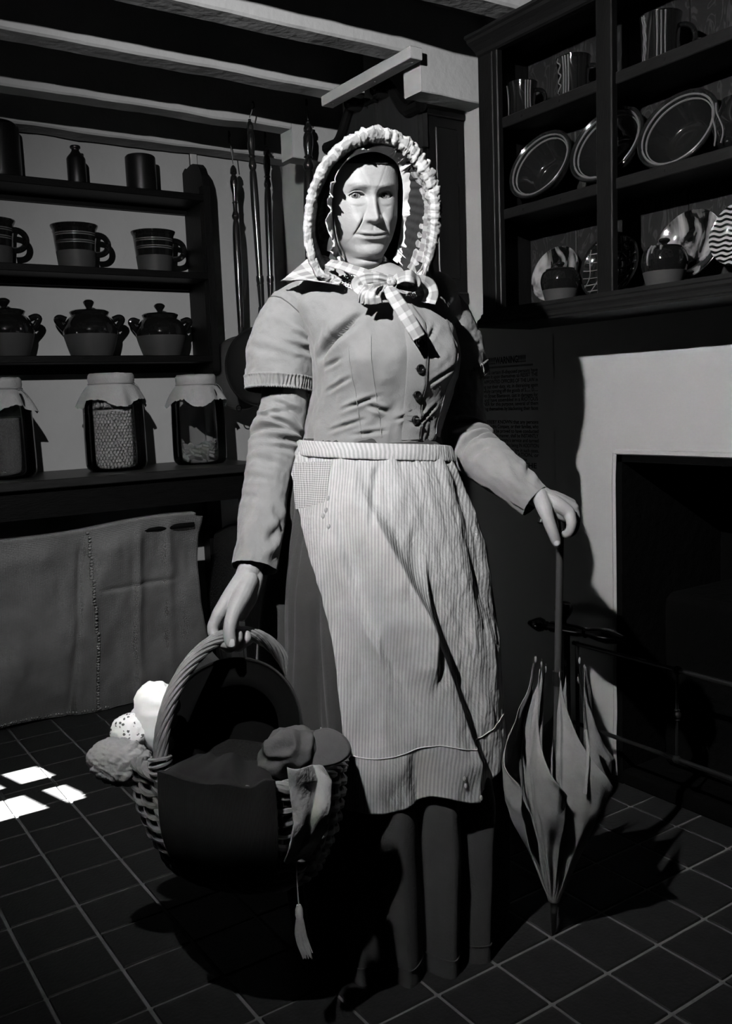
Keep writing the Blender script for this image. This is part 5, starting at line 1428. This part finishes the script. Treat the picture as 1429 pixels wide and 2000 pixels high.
# gathered strip inside the brim, image of the shirring
for (s0, s1) in ((.60, .93), (.06, .16)):
    i0, i1 = int(s0 * nR), int(s1 * nR); R_ = []
    for q in np.linspace(.04, .26, 9):
        w2 = q ** 2.6; e_ = rim - outd * 7; c = e_ * (1 - w2) + inner * w2; c[:, 2] = e_[:, 2] * (1 - q) + inner[:, 2] * q; c = c[i0:i1]
        sa = sarc[i0:i1]
        gth = 1.5 * np.sin(sa * 2 * PI * 120 + 9 * q + 2 * np.sin(sa * 60)) + 1.5 * VN(np.stack([sa * 200, 0 * sa + q * 20, 0 * sa], -1))
        R_.append(c + np.stack([0 * gth, 0 * gth, gth], -1))
    uvq = np.stack(np.broadcast_arrays(np.linspace(.04, .26, 9)[None, :] * .1, sarc[i0:i1][:, None]), -1).reshape(-1, 2)
    put('shirred_band', G().rings(hp(np.array(R_)).transpose(1, 0, 2), close=False), 'plaid', bonnet, sharp=0, uv=uvq)
# crown: brim sides run back, then a dome over the head
R_ = []
for q in np.linspace(0, 1, 34):
    zf = rim[:, 2] * (1 - q) - 105 * q
    k = 1.0 if q < .55 else .22 + .78 * math.cos((q - .55) / .45 * PI / 2) ** .6
    grow = 1 - .15 * smoothstep(0, .3, np.array(q))
    c = np.stack([rim[:, 0] * k * grow + 10 * smoothstep(0, .3, np.array(q)), (rim[:, 1] + 20) * k * grow * np.where(rim[:, 1] < -20, 1 - .2 * smoothstep(.3, .8, np.array(q)), 1) - 20, zf], -1)
    c += outd * (2.4 * VN(np.stack([sarc * 45, 0 * sarc + q * 7, 0 * sarc], -1)) + 3 * math.exp(-((q - .3) / .03) ** 2))[:, None]
    R_.append(c)
uvc = np.stack(np.broadcast_arrays(np.linspace(0, .3, 34)[None, :], sarc[:, None]), -1).reshape(-1, 2)
put('crown', G().rings(hp(np.array(R_)).transpose(1, 0, 2), close=False), 'plaid', bonnet, sharp=0, uv=uvc)

# white cap frill round the face
FI = np.array([(-30, -152, 66), (-52, -130, 60), (-66, -100, 52), (-75, -58, 48), (-77, -8, 50), (-71, 38, 60), (-44, 72, 74), (3, 84, 80), (47, 68, 74), (69, 34, 58), (77, -17, 44), (76, -58, 40), (69, -98, 44), (56, -128, 52)], float)
nF = 520; fi = cr(FI, nF); od = fi - np.array([0, -30, 0.]); od[:, 2] = 0; od /= np.linalg.norm(od, axis=1)[:, None]
sf = np.linspace(0, 1, nF); rr = np.random.default_rng(11)
ph = 2 * PI * 13 * sf + 2.6 * np.sin(2 * PI * 3 * sf + 1) + 1.6 * np.sin(2 * PI * 6.3 * sf)
amp = np.interp(sf, [0, .1, .3, .42, .5, .58, .7, .85, 1], [11, 13, 10, 6, 6.0, 7, 10, 13, 9])
wid = np.interp(sf, [0, .08, .2, .3, .42, .5, .58, .7, .8, .9, 1], [20, 26, 20, 15, 10, 8, 12, 26, 40, 34, 14])
fwd_ = np.interp(sf, [0, .1, .3, .42, .5, .58, .7, .85, 1], [26, 36, 38, 36, 34, 28, 18, 14, 16])
R_ = []
for q in np.linspace(0, 1, 14):
    wv = np.sin(ph + .6 * q) + .45 * np.sin(2.3 * ph + 1) + .25 * np.sin(5.1 * ph)
    c = fi + od * (wid * q * (.9) + amp * .45 * q * np.sin(ph * 1.0 + 1.9))[:, None]
    c[:, 2] += 4 + fwd_ * q + amp * q * wv
    tang = np.gradient(fi, axis=0); tang /= np.linalg.norm(tang, axis=1)[:, None]
    c += tang * (amp * .5 * q * np.cos(ph))[:, None]
    R_.append(c)
fr = put('cap_frill', G().rings(hp(np.array(R_)).transpose(1, 0, 2), close=False), 'frillcotton', bonnet, sharp=0)
md = fr.modifiers.new('thick', 'SOLIDIFY'); md.thickness = .0012
put('frill_hem', G().tube(hp(R_[-1]), .0010, n=5), 'frillcotton', bonnet)

# ribbons
def ribbon(name, pts, width, par, m='plaid', crumple=.0, twist=None, n=60, k=9, lens=1.0):
    """pts rows x, y, D; width in pixels (or list)"""
    T = cr(pts, n); P = np.array([pd(x, y, D) for x, y, D in T]); tg = np.gradient(P, axis=0); tg /= np.linalg.norm(tg, axis=1)[:, None]
    w = np.interp(np.linspace(0, 1, n), np.linspace(0, 1, len(np.atleast_1d(width))), np.atleast_1d(width)) * 1.82 / FPX
    tw = np.interp(np.linspace(0, 1, n), np.linspace(0, 1, len(twist)), twist) if twist is not None else np.zeros(n)
    sd_ = np.cross(tg, FW); sd_ /= np.linalg.norm(sd_, axis=1)[:, None]; nn = np.cross(sd_, tg)
    qq = np.linspace(-.5, .5, k); L = np.concatenate([[0], np.cumsum(np.linalg.norm(np.diff(P, axis=0), axis=1))])
    R_ = P[:, None, :] + (qq[None, :] * (w * np.cos(tw))[:, None])[..., None] * sd_[:, None, :] + (qq[None, :] * (w * np.sin(tw))[:, None])[..., None] * nn[:, None, :]
    R_ = R_ - FW * (crumple * np.cos(qq * 2 * PI * 1.5)[None, :] * np.sin(L * 90)[:, None] + crumple * .8 * np.cos(qq * PI * 5)[None, :])[..., None]
    uv = np.stack(np.broadcast_arrays(qq[None, :] * .022 + .011, L[:, None]), -1).reshape(-1, 2)
    o = put(name, G().rings(R_, close=False), m, par, sharp=0, uv=uv)
    md = o.modifiers.new('thick', 'SOLIDIFY'); md.thickness = .0010
    return o
tie = ribbon('bonnet_ribbon', [(640, 512, 1.835), (665, 518, 1.812), (700, 530, 1.795), (738, 541, 1.783), (766, 548, 1.778)], [20, 20, 19, 21], bonnet, crumple=.001, twist=[.5, .2, .1, 0])
BASE[tie] = BASE[bonnet]
ribbon('bow_loop', [(764, 550, 1.778), (738, 543, 1.768), (710, 545, 1.768), (698, 556, 1.775), (712, 567, 1.765), (742, 562, 1.760), (764, 554, 1.774)], [14, 20, 24, 26, 24, 22, 12], tie, crumple=.002, twist=[0, .5, .3, .0, -.3, -.2, 0])
ribbon('bow_loop', [(748, 558, 1.764), (735, 566, 1.756), (728, 578, 1.752), (729, 594, 1.757)], [12, 24, 32, 36], tie, crumple=.0046)
ribbon('bow_loop', [(742, 560, 1.768), (718, 568, 1.764), (708, 578, 1.764), (704, 592, 1.768)], [12, 20, 18, 12], tie, crumple=.003)
ribbon('bow_loop', [(768, 549, 1.776), (786, 540, 1.765), (803, 540, 1.765), (812, 550, 1.78), (798, 560, 1.79), (775, 555, 1.785)], [16, 26, 28, 24, 26, 16], tie, crumple=.002, twist=[0, .5, .3, .8, -.4, 0])
ribbon('ribbon_tail', [(800, 548, 1.785), (820, 547, 1.80), (836, 556, 1.812), (842, 574, 1.815), (836, 592, 1.812)], [20, 22, 27, 28, 29], tie, crumple=.001, twist=[.2, .3, 0, -.3, -.4])
ribbon('ribbon_tail', [(754, 555, 1.772), (766, 575, 1.752), (784, 603, 1.742), (803, 634, 1.742), (818, 660, 1.748)], [18, 27, 28, 27, 26], tie, crumple=.0012, twist=[.3, .1, 0, 0, -.1])
put('ribbon_knot', G().sphere(pd(765, 551, 1.773), (.011, .009, .010), 16, 12), 'plaid', tie, uv=np.random.default_rng(2).random((16 * 12, 2)) * .02)
ribbon('bonnet_string', [(848, 455, 1.81), (844, 480, 1.81), (838, 505, 1.815), (826, 528, 1.815), (820, 540, 1.81), (812, 548, 1.80)], [12, 22, 20, 14, 20, 16], tie, crumple=.002, twist=[0, .4, .2, .9, -.2, .3])
# check neck-curtain of the bonnet lying on her shoulder
u = np.linspace(0, 1, 60)[None, :]; v = np.linspace(0, 1, 24)[:, None]
top = cr([(600, 505, 1.875), (628, 528, 1.85), (652, 536, 1.835), (668, 546, 1.815)], 60); bot = cr([(547, 550, 1.872), (590, 548, 1.842), (632, 553, 1.822), (662, 558, 1.812)], 60)
T = top[None] * (1 - v[..., None]) + bot[None] * v[..., None]
fold = .010 * np.sin(v * PI) * (1 + .0 * u) + .004 * np.sin(u * 19 + v * 3) * v + .006 * np.exp(-((v - .93) / .06) ** 2)
P = CAM + (RT * ((T[..., 0] - 714.5) / FPX)[..., None] + DN * ((T[..., 1] - 1000) / FPX)[..., None] + FW) * (T[..., 2] - fold)[..., None]
cu = put('neck_curtain', G().rings(P, close=False), 'plaid', bonnet, sharp=0, uv=np.stack(np.broadcast_arrays(u * .12 + v * .04, v * .05 - u * .03), -1).reshape(-1, 2))
md = cu.modifiers.new('thick', 'SOLIDIFY'); md.thickness = .0014
u2 = np.linspace(0, 1, 30)[None, :]; v2 = np.linspace(0, 1, 16)[:, None]
top = cr([(842, 500, 1.86), (830, 530, 1.845), (800, 552, 1.825)], 30); bot = cr([(852, 552, 1.87), (846, 572, 1.845), (815, 578, 1.82)], 30)
T = top[None] * (1 - v2[..., None]) + bot[None] * v2[..., None]
P = CAM + (RT * ((T[..., 0] - 714.5) / FPX)[..., None] + DN * ((T[..., 1] - 1000) / FPX)[..., None] + FW) * (T[..., 2] - .006 * np.sin(v2 * PI))[..., None]
put('neck_curtain', G().rings(P, close=False), 'plaid', bonnet, sharp=0, uv=np.stack(np.broadcast_arrays(u2 * .09, v2 * .05), -1).reshape(-1, 2))
# crocheted lace collar: rows of small rings following the neckline
g = G()
for (x0, y0, x1, y1, rows_) in ((657, 548, 724, 592, 6), (783, 584, 800, 596, 2)):
    L = math.hypot(x1 - x0, y1 - y0); nx = int(L / 5.2)
    dxn, dyn = (x1 - x0) / L, (y1 - y0) / L
    for r_ in range(rows_):
        for k in range(nx):
            q = (k + .5 * (r_ % 2)) / nx
            if rows_ > 2 and (q * L + r_ * 2.2 < 6): continue
            x = x0 + (x1 - x0) * q + dyn * r_ * 5.0; y = y0 + (y1 - y0) * q - dxn * r_ * 5.0
            c = on_torso(x, y, .007); nrm = c - on_torso(x, y, -.02); nrm /= np.linalg.norm(nrm); t1 = np.cross(nrm, UPV); t1 /= np.linalg.norm(t1); t2 = np.cross(nrm, t1)
            aa = np.linspace(0, 2 * PI, 10, endpoint=False)
            g.tube(c + .0026 * (np.cos(aa)[:, None] * t1 + np.sin(aa)[:, None] * t2), .0009 if r_ else .0013, n=5, closed=True)
put('lace_collar', g, 'lacem', jacket, kind='stuff')

# ================================================================== BASKET
BC = np.array((.7207, 1.5459, .50)); HD = np.array((.9695, .245, 0)); HP2 = np.array((.245, -.9695, 0))
bk = thing('wicker_basket', 'deep oval wicker basket with twisted arched handle, full of old clothes', 'basket', (BC[0], BC[1], .285))
def bwall(z, q, out=0.0):
    """point of the basket wall at height z (0 rim .. 1 bottom) and angle q"""
    z = np.asarray(z, float); a_ = .232 - .012 * z - .048 * z ** 3 + out; b_ = .174 - .010 * z - .042 * z ** 3 + out
    return BC + (a_ * np.cos(q))[..., None] * HP2 + (b_ * np.sin(q))[..., None] * HD - (z * .215)[..., None] * UPV
NST = 28; q = np.linspace(0, 2 * PI, 260, endpoint=False)
for k in range(NST):
    zz = np.linspace(-.01, 1, 14); put('stake', G().tube(bwall(zz, np.full(14, 2 * PI * k / NST), .0), .0042, n=6), 'wickerm', bk)
nrow = 17
for r in range(nrow):
    z0 = .10 + .88 * r / (nrow - 1)
    wav = .0062 * np.cos(NST / 2 * q + PI * r); zz = z0 + .022 * np.sin(NST / 2 * q + PI * r + .8)
    P = bwall(zz, q, wav); put('weaver', G().tube(P, .0056 + .0006 * (r % 3), n=7, closed=True), 'wickerm', bk)
for k in range(4):                                  # plaited rim
    aa = q * 14 + 2 * PI * k / 4; P = bwall(.035 + .028 * np.sin(aa), q, .009 * np.cos(aa)); put('rim_strand', G().tube(P, .0066, n=7, closed=True), 'wickerm', bk)
for k in range(3):
    aa = q * 12 + 2 * PI * k / 3; P = bwall(1.0 + .02 * np.sin(aa), q, .004 + .007 * np.cos(aa)); put('foot_strand', G().tube(P, .0055, n=7, closed=True), 'wickerm', bk)
g = G()
R_ = np.array([bwall(np.full(60, 1.0), np.linspace(0, 2 * PI, 60, endpoint=False), -.01 - .12 * t) for t in (0, .5, .9)]); g.rings(R_, cap1=True); put('base', g, 'wickerm', bk)
t = np.linspace(-.12, PI + .12, 120)
hc = BC + (-.172 * np.cos(t))[:, None] * HD + np.where(np.sin(t) > 0, .214 * np.sin(t) ** .92 if False else .214 * np.abs(np.sin(t)) ** .95, .5 * np.sin(t) * .2 * 2)[:, None] * UPV
tg_ = np.gradient(hc, axis=0); tg_ /= np.linalg.norm(tg_, axis=1)[:, None]; nn = np.cross(tg_, HP2); sl_ = np.concatenate([[0], np.cumsum(np.linalg.norm(np.diff(hc, axis=0), axis=1))])
put('handle_core', G().tube(hc, .0085, n=10), 'wickerm', bk)
for k in range(9):
    aa = sl_ * 26 + 2 * PI * k / 9
    put('handle_strand', G().tube(hc + .0098 * (np.cos(aa)[:, None] * HP2 + np.sin(aa)[:, None] * nn), .0042, n=7), 'wickerm', bk)
for e, sgn in ((6, 1), (113, -1)):
    for k in range(3):
        aa = np.linspace(0, 2 * PI, 24, endpoint=False); c = hc[e] - UPV * (.004 - .009 * k)
        put('binding', G().tube(c + .0185 * (np.cos(aa)[:, None] * HP2 + np.sin(aa)[:, None] * HD) + UPV * (.005 * np.sin(aa + k))[:, None], .0036, n=6, closed=True), 'wickerm', bk)

def blob(name, ctr, ax3, seed, m, label, cat, amp=.12, sc=2.0, n=64, mm=40, pw=1.0, creases=(), uvs=None, group=None):
    """crumpled cloth bundle: ellipsoid with folds. ax3: three axis vectors"""
    th = np.linspace(.03, PI - .03, mm)[:, None]; a = np.linspace(0, 2 * PI, n, endpoint=False)[None, :]
    U = np.stack([np.sin(th) * np.cos(a), np.sin(th) * np.sin(a), np.cos(th) + 0 * a], -1)
    vn = Vn(seed); d = 1 + amp * vn(U * sc + 5) + amp * .6 * (1 - 2 * np.abs(vn(U * sc * 1.8 + 11))) + amp * .2 * vn(U * sc * 5)
    P = np.array(ctr) + (U * d[..., None]) @ np.array(ax3)
    uv = np.stack(np.broadcast_arrays(a * .03, th * .05), -1).reshape(-1, 2) if uvs is None else uvs
    return put(name, G().rings(P, cap0=True, cap1=True), m, base=ctr, sharp=0, label=label, cat=cat, uv=uv, group=group)

# black hat standing in the basket, hollow towards the viewer
hcn = pd(457, 1424, 1.705); hax = -FW * .93 + UPV * .30 - RT * .18; hax /= np.linalg.norm(hax)
h1 = np.cross(UPV, hax); h1 /= np.linalg.norm(h1); h2 = np.cross(hax, h1)
ht = thing('black_hat', 'wide black hat with hollow crown standing in the basket', 'hat', hcn - h2 * .12)
a = np.linspace(0, 2 * PI, 80, endpoint=False)
def hring(r, d, e=1.0): return hcn + r * (np.cos(a)[:, None] * h1 * 1.02 + np.sin(a)[:, None] * h2 * e) + (d + .008 * np.cos(2 * a) * (r / .13) ** 3)[:, None] * hax
R_ = [hring(.001, -.105), hring(.05, -.108), hring(.072, -.10), hring(.079, -.08), hring(.081, -.02), hring(.084, -.004), hring(.10, .0), hring(.120, .004), hring(.131, .010)]
put('crown_and_brim', G().rings(np.array(R_)), 'blackfelt', ht, sharp=0)
put('brim_binding', G().tube(hring(.1315, .0105), .0032, n=8, closed=True), 'polished', ht)
ribg = G()
for k in range(5):
    p0 = pd(322 + 3 * k, 1475 - 24 * k, 1.685 - .002 * k); blobv = np.array([.013, .013, .016])
    ribg.sphere(p0 + .004 * np.array([math.sin(k * 2), math.cos(k * 3), 0]), blobv * (1 + .2 * math.sin(k * 5)), 14, 10)
put('trimming', ribg, 'capcloth', ht, sharp=0)

# white eyelet cloth, flowered print, smocked grey bundle
blob('white_cloth', pd(318, 1402, 1.80), [RT * .058, -FW * .035, UPV * .072], 21, 'whitecloth', 'white eyelet-edged cotton cloth bunched behind the basket handle', 'cloth', .16, 1.7)
u = np.linspace(0, 1, 26)[None, :]; v = np.linspace(0, 1, 24)[:, None]
T = np.stack([326 + 42 * u - 10 * v, 1340 + 3 * u + 74 * v - 4 * u * v, 1.765 + .012 * np.sin(u * 7) + 0 * v], -1)
P = CAM + (RT * ((T[..., 0] - 714.5) / FPX)[..., None] + DN * ((T[..., 1] - 1000) / FPX)[..., None] + FW) * T[..., 2][..., None]
ec = put('eyelet_cloth', G().rings(P, close=False), 'whitecloth', base=pd(340, 1410, 1.77), sharp=0, label='white cloth edge with scalloped eyelet border standing in the basket', cat='cloth')
md = ec.modifiers.new('thick', 'SOLIDIFY'); md.thickness = .0015
for k in range(8):
    c = pd(367 - k * .8, 1345 + 8.5 * k, 1.768); put('scallop', G().sphere(c, (.0045, .0012, .0045), 10, 6), 'whitecloth', ec)
for k in range(14):
    c = pd(338 + (k % 5) * 6, 1362 + (k // 5) * 9 + (k % 2) * 4, 1.7615); put('eyelet', G().sphere(c, (.0011, .0011, .0013), 8, 6), 'ink', ec)
nt, b = nodes_of(MATS['print'])
tc = nt.nodes.new('ShaderNodeTexCoord'); vo = nt.nodes.new('ShaderNodeTexVoronoi'); vo.inputs['Scale'].default_value = 95; nt.links.new(tc.outputs['Object'], vo.inputs['Vector'])
ns_ = nt.nodes.new('ShaderNodeTexNoise'); ns_.inputs['Scale'].default_value = 260; nt.links.new(tc.outputs['Object'], ns_.inputs['Vector'])
ad = nt.nodes.new('ShaderNodeMath'); ad.operation = 'MULTIPLY_ADD'; ad.inputs[1].default_value = .5; nt.links.new(ns_.outputs['Fac'], ad.inputs[0]); nt.links.new(vo.outputs['Distance'], ad.inputs[2])
mr = nt.nodes.new('ShaderNodeMapRange'); mr.inputs['From Min'].default_value = .50; mr.inputs['From Max'].default_value = .56; mr.inputs['To Min'].default_value = .10; mr.inputs['To Max'].default_value = .68
nt.links.new(ad.outputs[0], mr.inputs['Value']); nt.links.new(mr.outputs[0], b.inputs['Base Color'])
blob('print_cloth', pd(254, 1428, 1.80), [RT * .036 + UPV * .006, -FW * .03, UPV * .036 - RT * .004], 33, 'print', 'flower-printed white cotton bundle at the back of the basket', 'cloth', .13, 1.6)
# smocked bundle: fan of gathered ridges
ctr_s = pd(236, 1488, 1.725); th = np.linspace(.03, PI - .03, 90)[:, None]; a = np.linspace(0, 2 * PI, 120, endpoint=False)[None, :]
U = np.stack([np.sin(th) * np.cos(a), np.sin(th) * np.sin(a), np.cos(th) + 0 * a], -1)
fan = U[..., 0] * .9 - U[..., 2] * .35; rdg = np.abs(np.sin(fan * 10.5 + .6 * np.sin(U[..., 2] * 4))) ** .6
d = 1 + .075 * rdg + .05 * VN(U * 9) + .09 * VN(U * 1.6 + 3) + .03 * np.sin(a * 60 + 5 * th)
P = ctr_s + (U * d[..., None]) @ np.array([RT * .056 - UPV * .016, -FW * .042, UPV * .040 + RT * .014])
put('smocked_bundle', G().rings(P, cap0=True, cap1=True), 'smock', base=ctr_s, sharp=0, label='grey smocked garment with gathered ridges hanging over the basket side', cat='garment')

# corduroy garment over the front of the basket
def qx(px_): return px_
u = np.linspace(0, 1, 110)[None, :]; v = np.linspace(0, 1, 90)[:, None]
def lip(u): return -1.47 + .95 * u            # wall angles covered, front side (0 = long end towards viewer)
zz = np.where(v < .22, -.02 - .055 * np.sin((v / .22) * PI / 2) * 0 - .06 * (1 - v / .22), -.02 + (v - .22) / .78 * .92)
outw = np.where(v < .22, -.085 * (1 - v / .22) ** 1.2 + .012, .022 + .010 * np.sin((v - .22) / .78 * PI))
qq = lip(u) + 0 * v
cloth = bwall(np.clip(zz, -1, 2) + 0 * qq, qq, outw + 0 * qq)
P3 = np.stack(np.broadcast_arrays(u * 4, v * 3, 0 * u), -1)
lump = .016 * VN(P3 + 2) + .008 * VN(P3 * 2.2)
lump = lump * (1 - .6 * smoothstep(.2, .4, v)) + .028 * np.exp(-((u - .62) / .14) ** 2 - ((v - .10) / .12) ** 2) + .012 * np.exp(-((u - .12) / .1) ** 2 - ((v - .14) / .1) ** 2)
cloth = cloth + lump[..., None] * (UPV * .8 - FH * .45)
cloth[..., 2] += (.012 * np.exp(-((v - .24) / .03) ** 2))
cordm = MATS['cord']; weave(cordm, 420, 0, .35, bump=.5, dist=.0006)
uvc = np.stack(np.broadcast_arrays(u * .26, v * .30), -1).reshape(-1, 2)
cg_ = put('corduroy_garment', G().rings(cloth, close=False), 'cord', base=BC + HP2 * .2, sharp=0, uv=uvc, label='dark corduroy garment folded over the front of the basket', cat='garment')
md = cg_.modifiers.new('thick', 'SOLIDIFY'); md.thickness = .004
# pale wool cloth hanging at the basket end, with cord and tassel
v = np.linspace(0, 1, 70)[:, None]; u = np.linspace(0, 1, 60)[None, :]
L_ = np.interp(v, [0, .3, .6, .85, 1], [560, 566, 574, 566, 556]); R2_ = np.interp(v, [0, .15, .4, .7, .9, 1], [628, 648, 646, 634, 612, 578])
Tx = L_ + (R2_ - L_) * u; Ty = 1498 + 186 * v + 4 * np.sin(u * 6); Td = 1.515 + .055 * v * 0 + .05 * u + .016 * VN(np.stack(np.broadcast_arrays(u * 2.5, v * 4, 0 * u), -1)) - .014 * np.abs(np.sin(u * 4.2 + v * 2.0)) + .02 * smoothstep(.85, 1, v) - .012 * np.sin(v * PI)
P = CAM + (RT * ((Tx - 714.5) / FPX)[..., None] + DN * ((Ty - 1000) / FPX)[..., None] + FW) * Td[..., None]
wc = put('wool_cloth', G().rings(P, close=False), 'wool', base=pd(600, 1690, 1.6), sharp=0, label='pale woollen cloth hanging over the end of the basket', cat='cloth')
md = wc.modifiers.new('thick', 'SOLIDIFY'); md.thickness = .003
tsl = thing('cord_tassel', 'pale twisted cord with a long fringed tassel hanging below the basket', 'tassel', pd(590, 1870, 1.62))
put('cord', G().tube(pds([(580, 1676, 1.612), (579, 1700, 1.605), (580, 1730, 1.605), (583, 1766, 1.605)]), .0012, n=6), 'tassel', tsl)
tp, tb_ = pd(583, 1766, 1.605), pd(585, 1794, 1.605); ax = tb_ - tp; L = np.linalg.norm(ax)
put('tassel_head', G().lathe([(.001, 0), (.004, .001), (.0068, L * .35), (.0072, L * .7), (.0062, L), (.001, L)], tp, 18, axis=ax / L), 'tassel', tsl)
g = G()
for k in range(46):
    aa = 2 * PI * k / 46 + random.uniform(-.1, .1); r0 = .0062 * math.sqrt(random.uniform(.3, 1)); e = pd(600 + 8 * math.cos(aa) + random.uniform(-2, 2), 1868 + random.uniform(-8, 6), 1.605 + .009 * math.sin(aa))
    s0 = tb_ + RT * r0 * math.cos(aa) + FW * r0 * math.sin(aa); mid = s0 * .5 + e * .5 + RT * (-.004 + .003 * math.cos(aa)) + RT * random.uniform(-.001, .001)
    g.tube(cr([s0, mid, e], 10), .0010, n=5)
put('fringe', g, 'tassel', tsl, kind='stuff')
# cloth cap with stiff peak
cpn = pd(565, 1470, 1.60)
cpt = thing('cloth_cap', 'grey cloth cap with stiff rounded peak lying on the basket end', 'cap', cpn)
th = np.linspace(.03, PI - .03, 50)[:, None]; a = np.linspace(0, 2 * PI, 80, endpoint=False)[None, :]
U = np.stack([np.sin(th) * np.cos(a), np.sin(th) * np.sin(a), np.cos(th) + 0 * a], -1)
d = 1 + .14 * VN(U * 1.8 + 1) + .13 * (1 - 2 * np.abs(VN(U * 2.1 + 8))) + .04 * VN(U * 5)
P = cpn + (U * d[..., None]) @ np.array([RT * .052 + UPV * .010, -FW * .045, UPV * .044])
put('crown', G().rings(P, cap0=True, cap1=True), 'capcloth', cpt, sharp=0)
u = np.linspace(0, 1, 50)[None, :]; v = np.linspace(0, 1, 20)[:, None]
e0 = cr([(600, 1436, 1.60), (590, 1462, 1.578), (586, 1500, 1.575)], 50); e1 = cr([(604, 1432, 1.60), (640, 1424, 1.592), (672, 1440, 1.585), (684, 1466, 1.58), (668, 1486, 1.575), (630, 1497, 1.572), (588, 1501, 1.572)], 50)
T = e0[None] * (1 - v[..., None]) + e1[None] * v[..., None]
P = CAM + (RT * ((T[..., 0] - 714.5) / FPX)[..., None] + DN * ((T[..., 1] - 1000) / FPX)[..., None] + FW) * (T[..., 2] - .010 * np.sin(v * PI * .6))[..., None]
pk = put('peak', G().rings(P, close=False), 'capcloth', cpt, sharp=0); md = pk.modifiers.new('thick', 'SOLIDIFY'); md.thickness = .004
put('peak_edge', G().tube(np.array([pd(*r_) for r_ in e1]) , .0022, n=6), 'capcloth', cpt)
# soft filling of folded linen that carries the heap
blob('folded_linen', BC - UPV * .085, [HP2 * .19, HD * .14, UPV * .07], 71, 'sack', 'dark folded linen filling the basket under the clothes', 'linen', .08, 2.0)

# ================================================================== PARASOL
tip = np.array((1.3196, 1.2988, .001)); top_ = pd(1094, 1022, 1.848); ax = top_ - tip; LU = np.linalg.norm(ax); ax /= LU
pu = thing('parasol', 'faded cotton parasol, half furled, point down under her hand', 'parasol', tip)
u1 = RH - ax * (ax @ RH); u1 /= np.linalg.norm(u1); u2 = np.cross(u1, ax); u2 = -u2 if u2 @ FH > 0 else u2      # u2 towards the viewer
put('shaft', G().tube([tip + ax * .05, tip + ax * (LU - .01)], .0075, n=14), 'shaft', pu)
put('ferrule', G().tube([tip, tip + ax * .012, tip + ax * .085], [.004, .0055, .0085], n=12), 'iron', pu)
hk = [tip + ax * (LU - .03), tip + ax * (LU + .0), pd(1088, 1002, 1.852), pd(1072, 1000, 1.87), pd(1060, 1010, 1.872), pd(1057, 1022, 1.870)]
put('crook_handle', G().tube(cr(hk, 24), .0085, n=12), 'polished', pu)
put('runner', G().tube([tip + ax * .545, tip + ax * .575], .0105, n=14), 'iron', pu)
zb, zt = .075, .590
NP = 7
ENV = ([0, .1, .25, .45, .62, .8, 1], [.012, .028, .056, .098, .112, .100, .070])
for k in range(NP):
    a0 = -1.12 + k * 2 * PI / NP
    u = np.linspace(0, 1, 60)[None, :]; v = np.linspace(0, 1, 90)[:, None]
    tipz = zt - .015 * (k % 3)
    ztop = tipz - np.where(u > .10, .235 * (np.clip(u - .10, 0, None) / .90) ** .75, .07 * (1 - u / .10))
    zz = zb + (ztop - zb) * v
    f = (zz - zb) / (zt - zb)
    ang = a0 + u * 1.24 * 2 * PI / NP - .15 * (1 - v) * u
    env = np.interp(f, *ENV)
    shape = .64 + .50 * smoothstep(.02, .80, u) - .10 * smoothstep(.85, 1, u) * smoothstep(.15, .5, f) + .05 * np.exp(-((u - .10) / .05) ** 2)
    vn = VN(np.stack(np.broadcast_arrays(u * 3 + 3.7 * k, v * 4, 0 * u), -1)); vn2 = VN(np.stack(np.broadcast_arrays(u * 8 + 3.7 * k, v * 9, 0 * u + 4), -1))
    rr_ = env * (1 + (shape - 1) * smoothstep(.05, .28, f)) + (.007 * vn + .003 * vn2) * smoothstep(.1, .4, f) + .004 * np.cos(u * 19 + k) * smoothstep(.02, .1, f) * (1 - smoothstep(.25, .5, f)) + .006 * smoothstep(.93, 1, v) * np.sin(u * 9)
    P = tip + zz[..., None] * ax + (rr_ * np.sin(ang))[..., None] * u1 + (rr_ * np.cos(ang))[..., None] * u2
    pn = put('canopy_panel', G().rings(P, close=False), 'parasol', pu, sharp=0); md = pn.modifiers.new('thick', 'SOLIDIFY'); md.thickness = .0012
    ra_ = a0 + .10 * 1.24 * 2 * PI / NP; rz = np.linspace(zb, tipz + .018, 24); fr_ = (rz - zb) / (zt - zb)
    er = np.interp(fr_, *ENV) * .66
    put('rib', G().tube(tip + rz[:, None] * ax + (er * math.sin(ra_))[:, None] * u1 + (er * math.cos(ra_))[:, None] * u2, .0014, n=6), 'iron', pu)
    put('rib_tip', G().sphere(tip + (tipz + .006) * ax + (er[-1] * math.sin(ra_)) * u1 + (er[-1] * math.cos(ra_)) * u2, (.0026, .0026, .008), 8, 6), 'string', pu)
put('tie_strap', G().tube(pds([(1143, 1425, 1.80), (1148, 1460, 1.79), (1147, 1500, 1.79), (1142, 1550, 1.795)]), [.0045, .004, .0035, .005], n=8, flat=.4), 'parasol', pu)
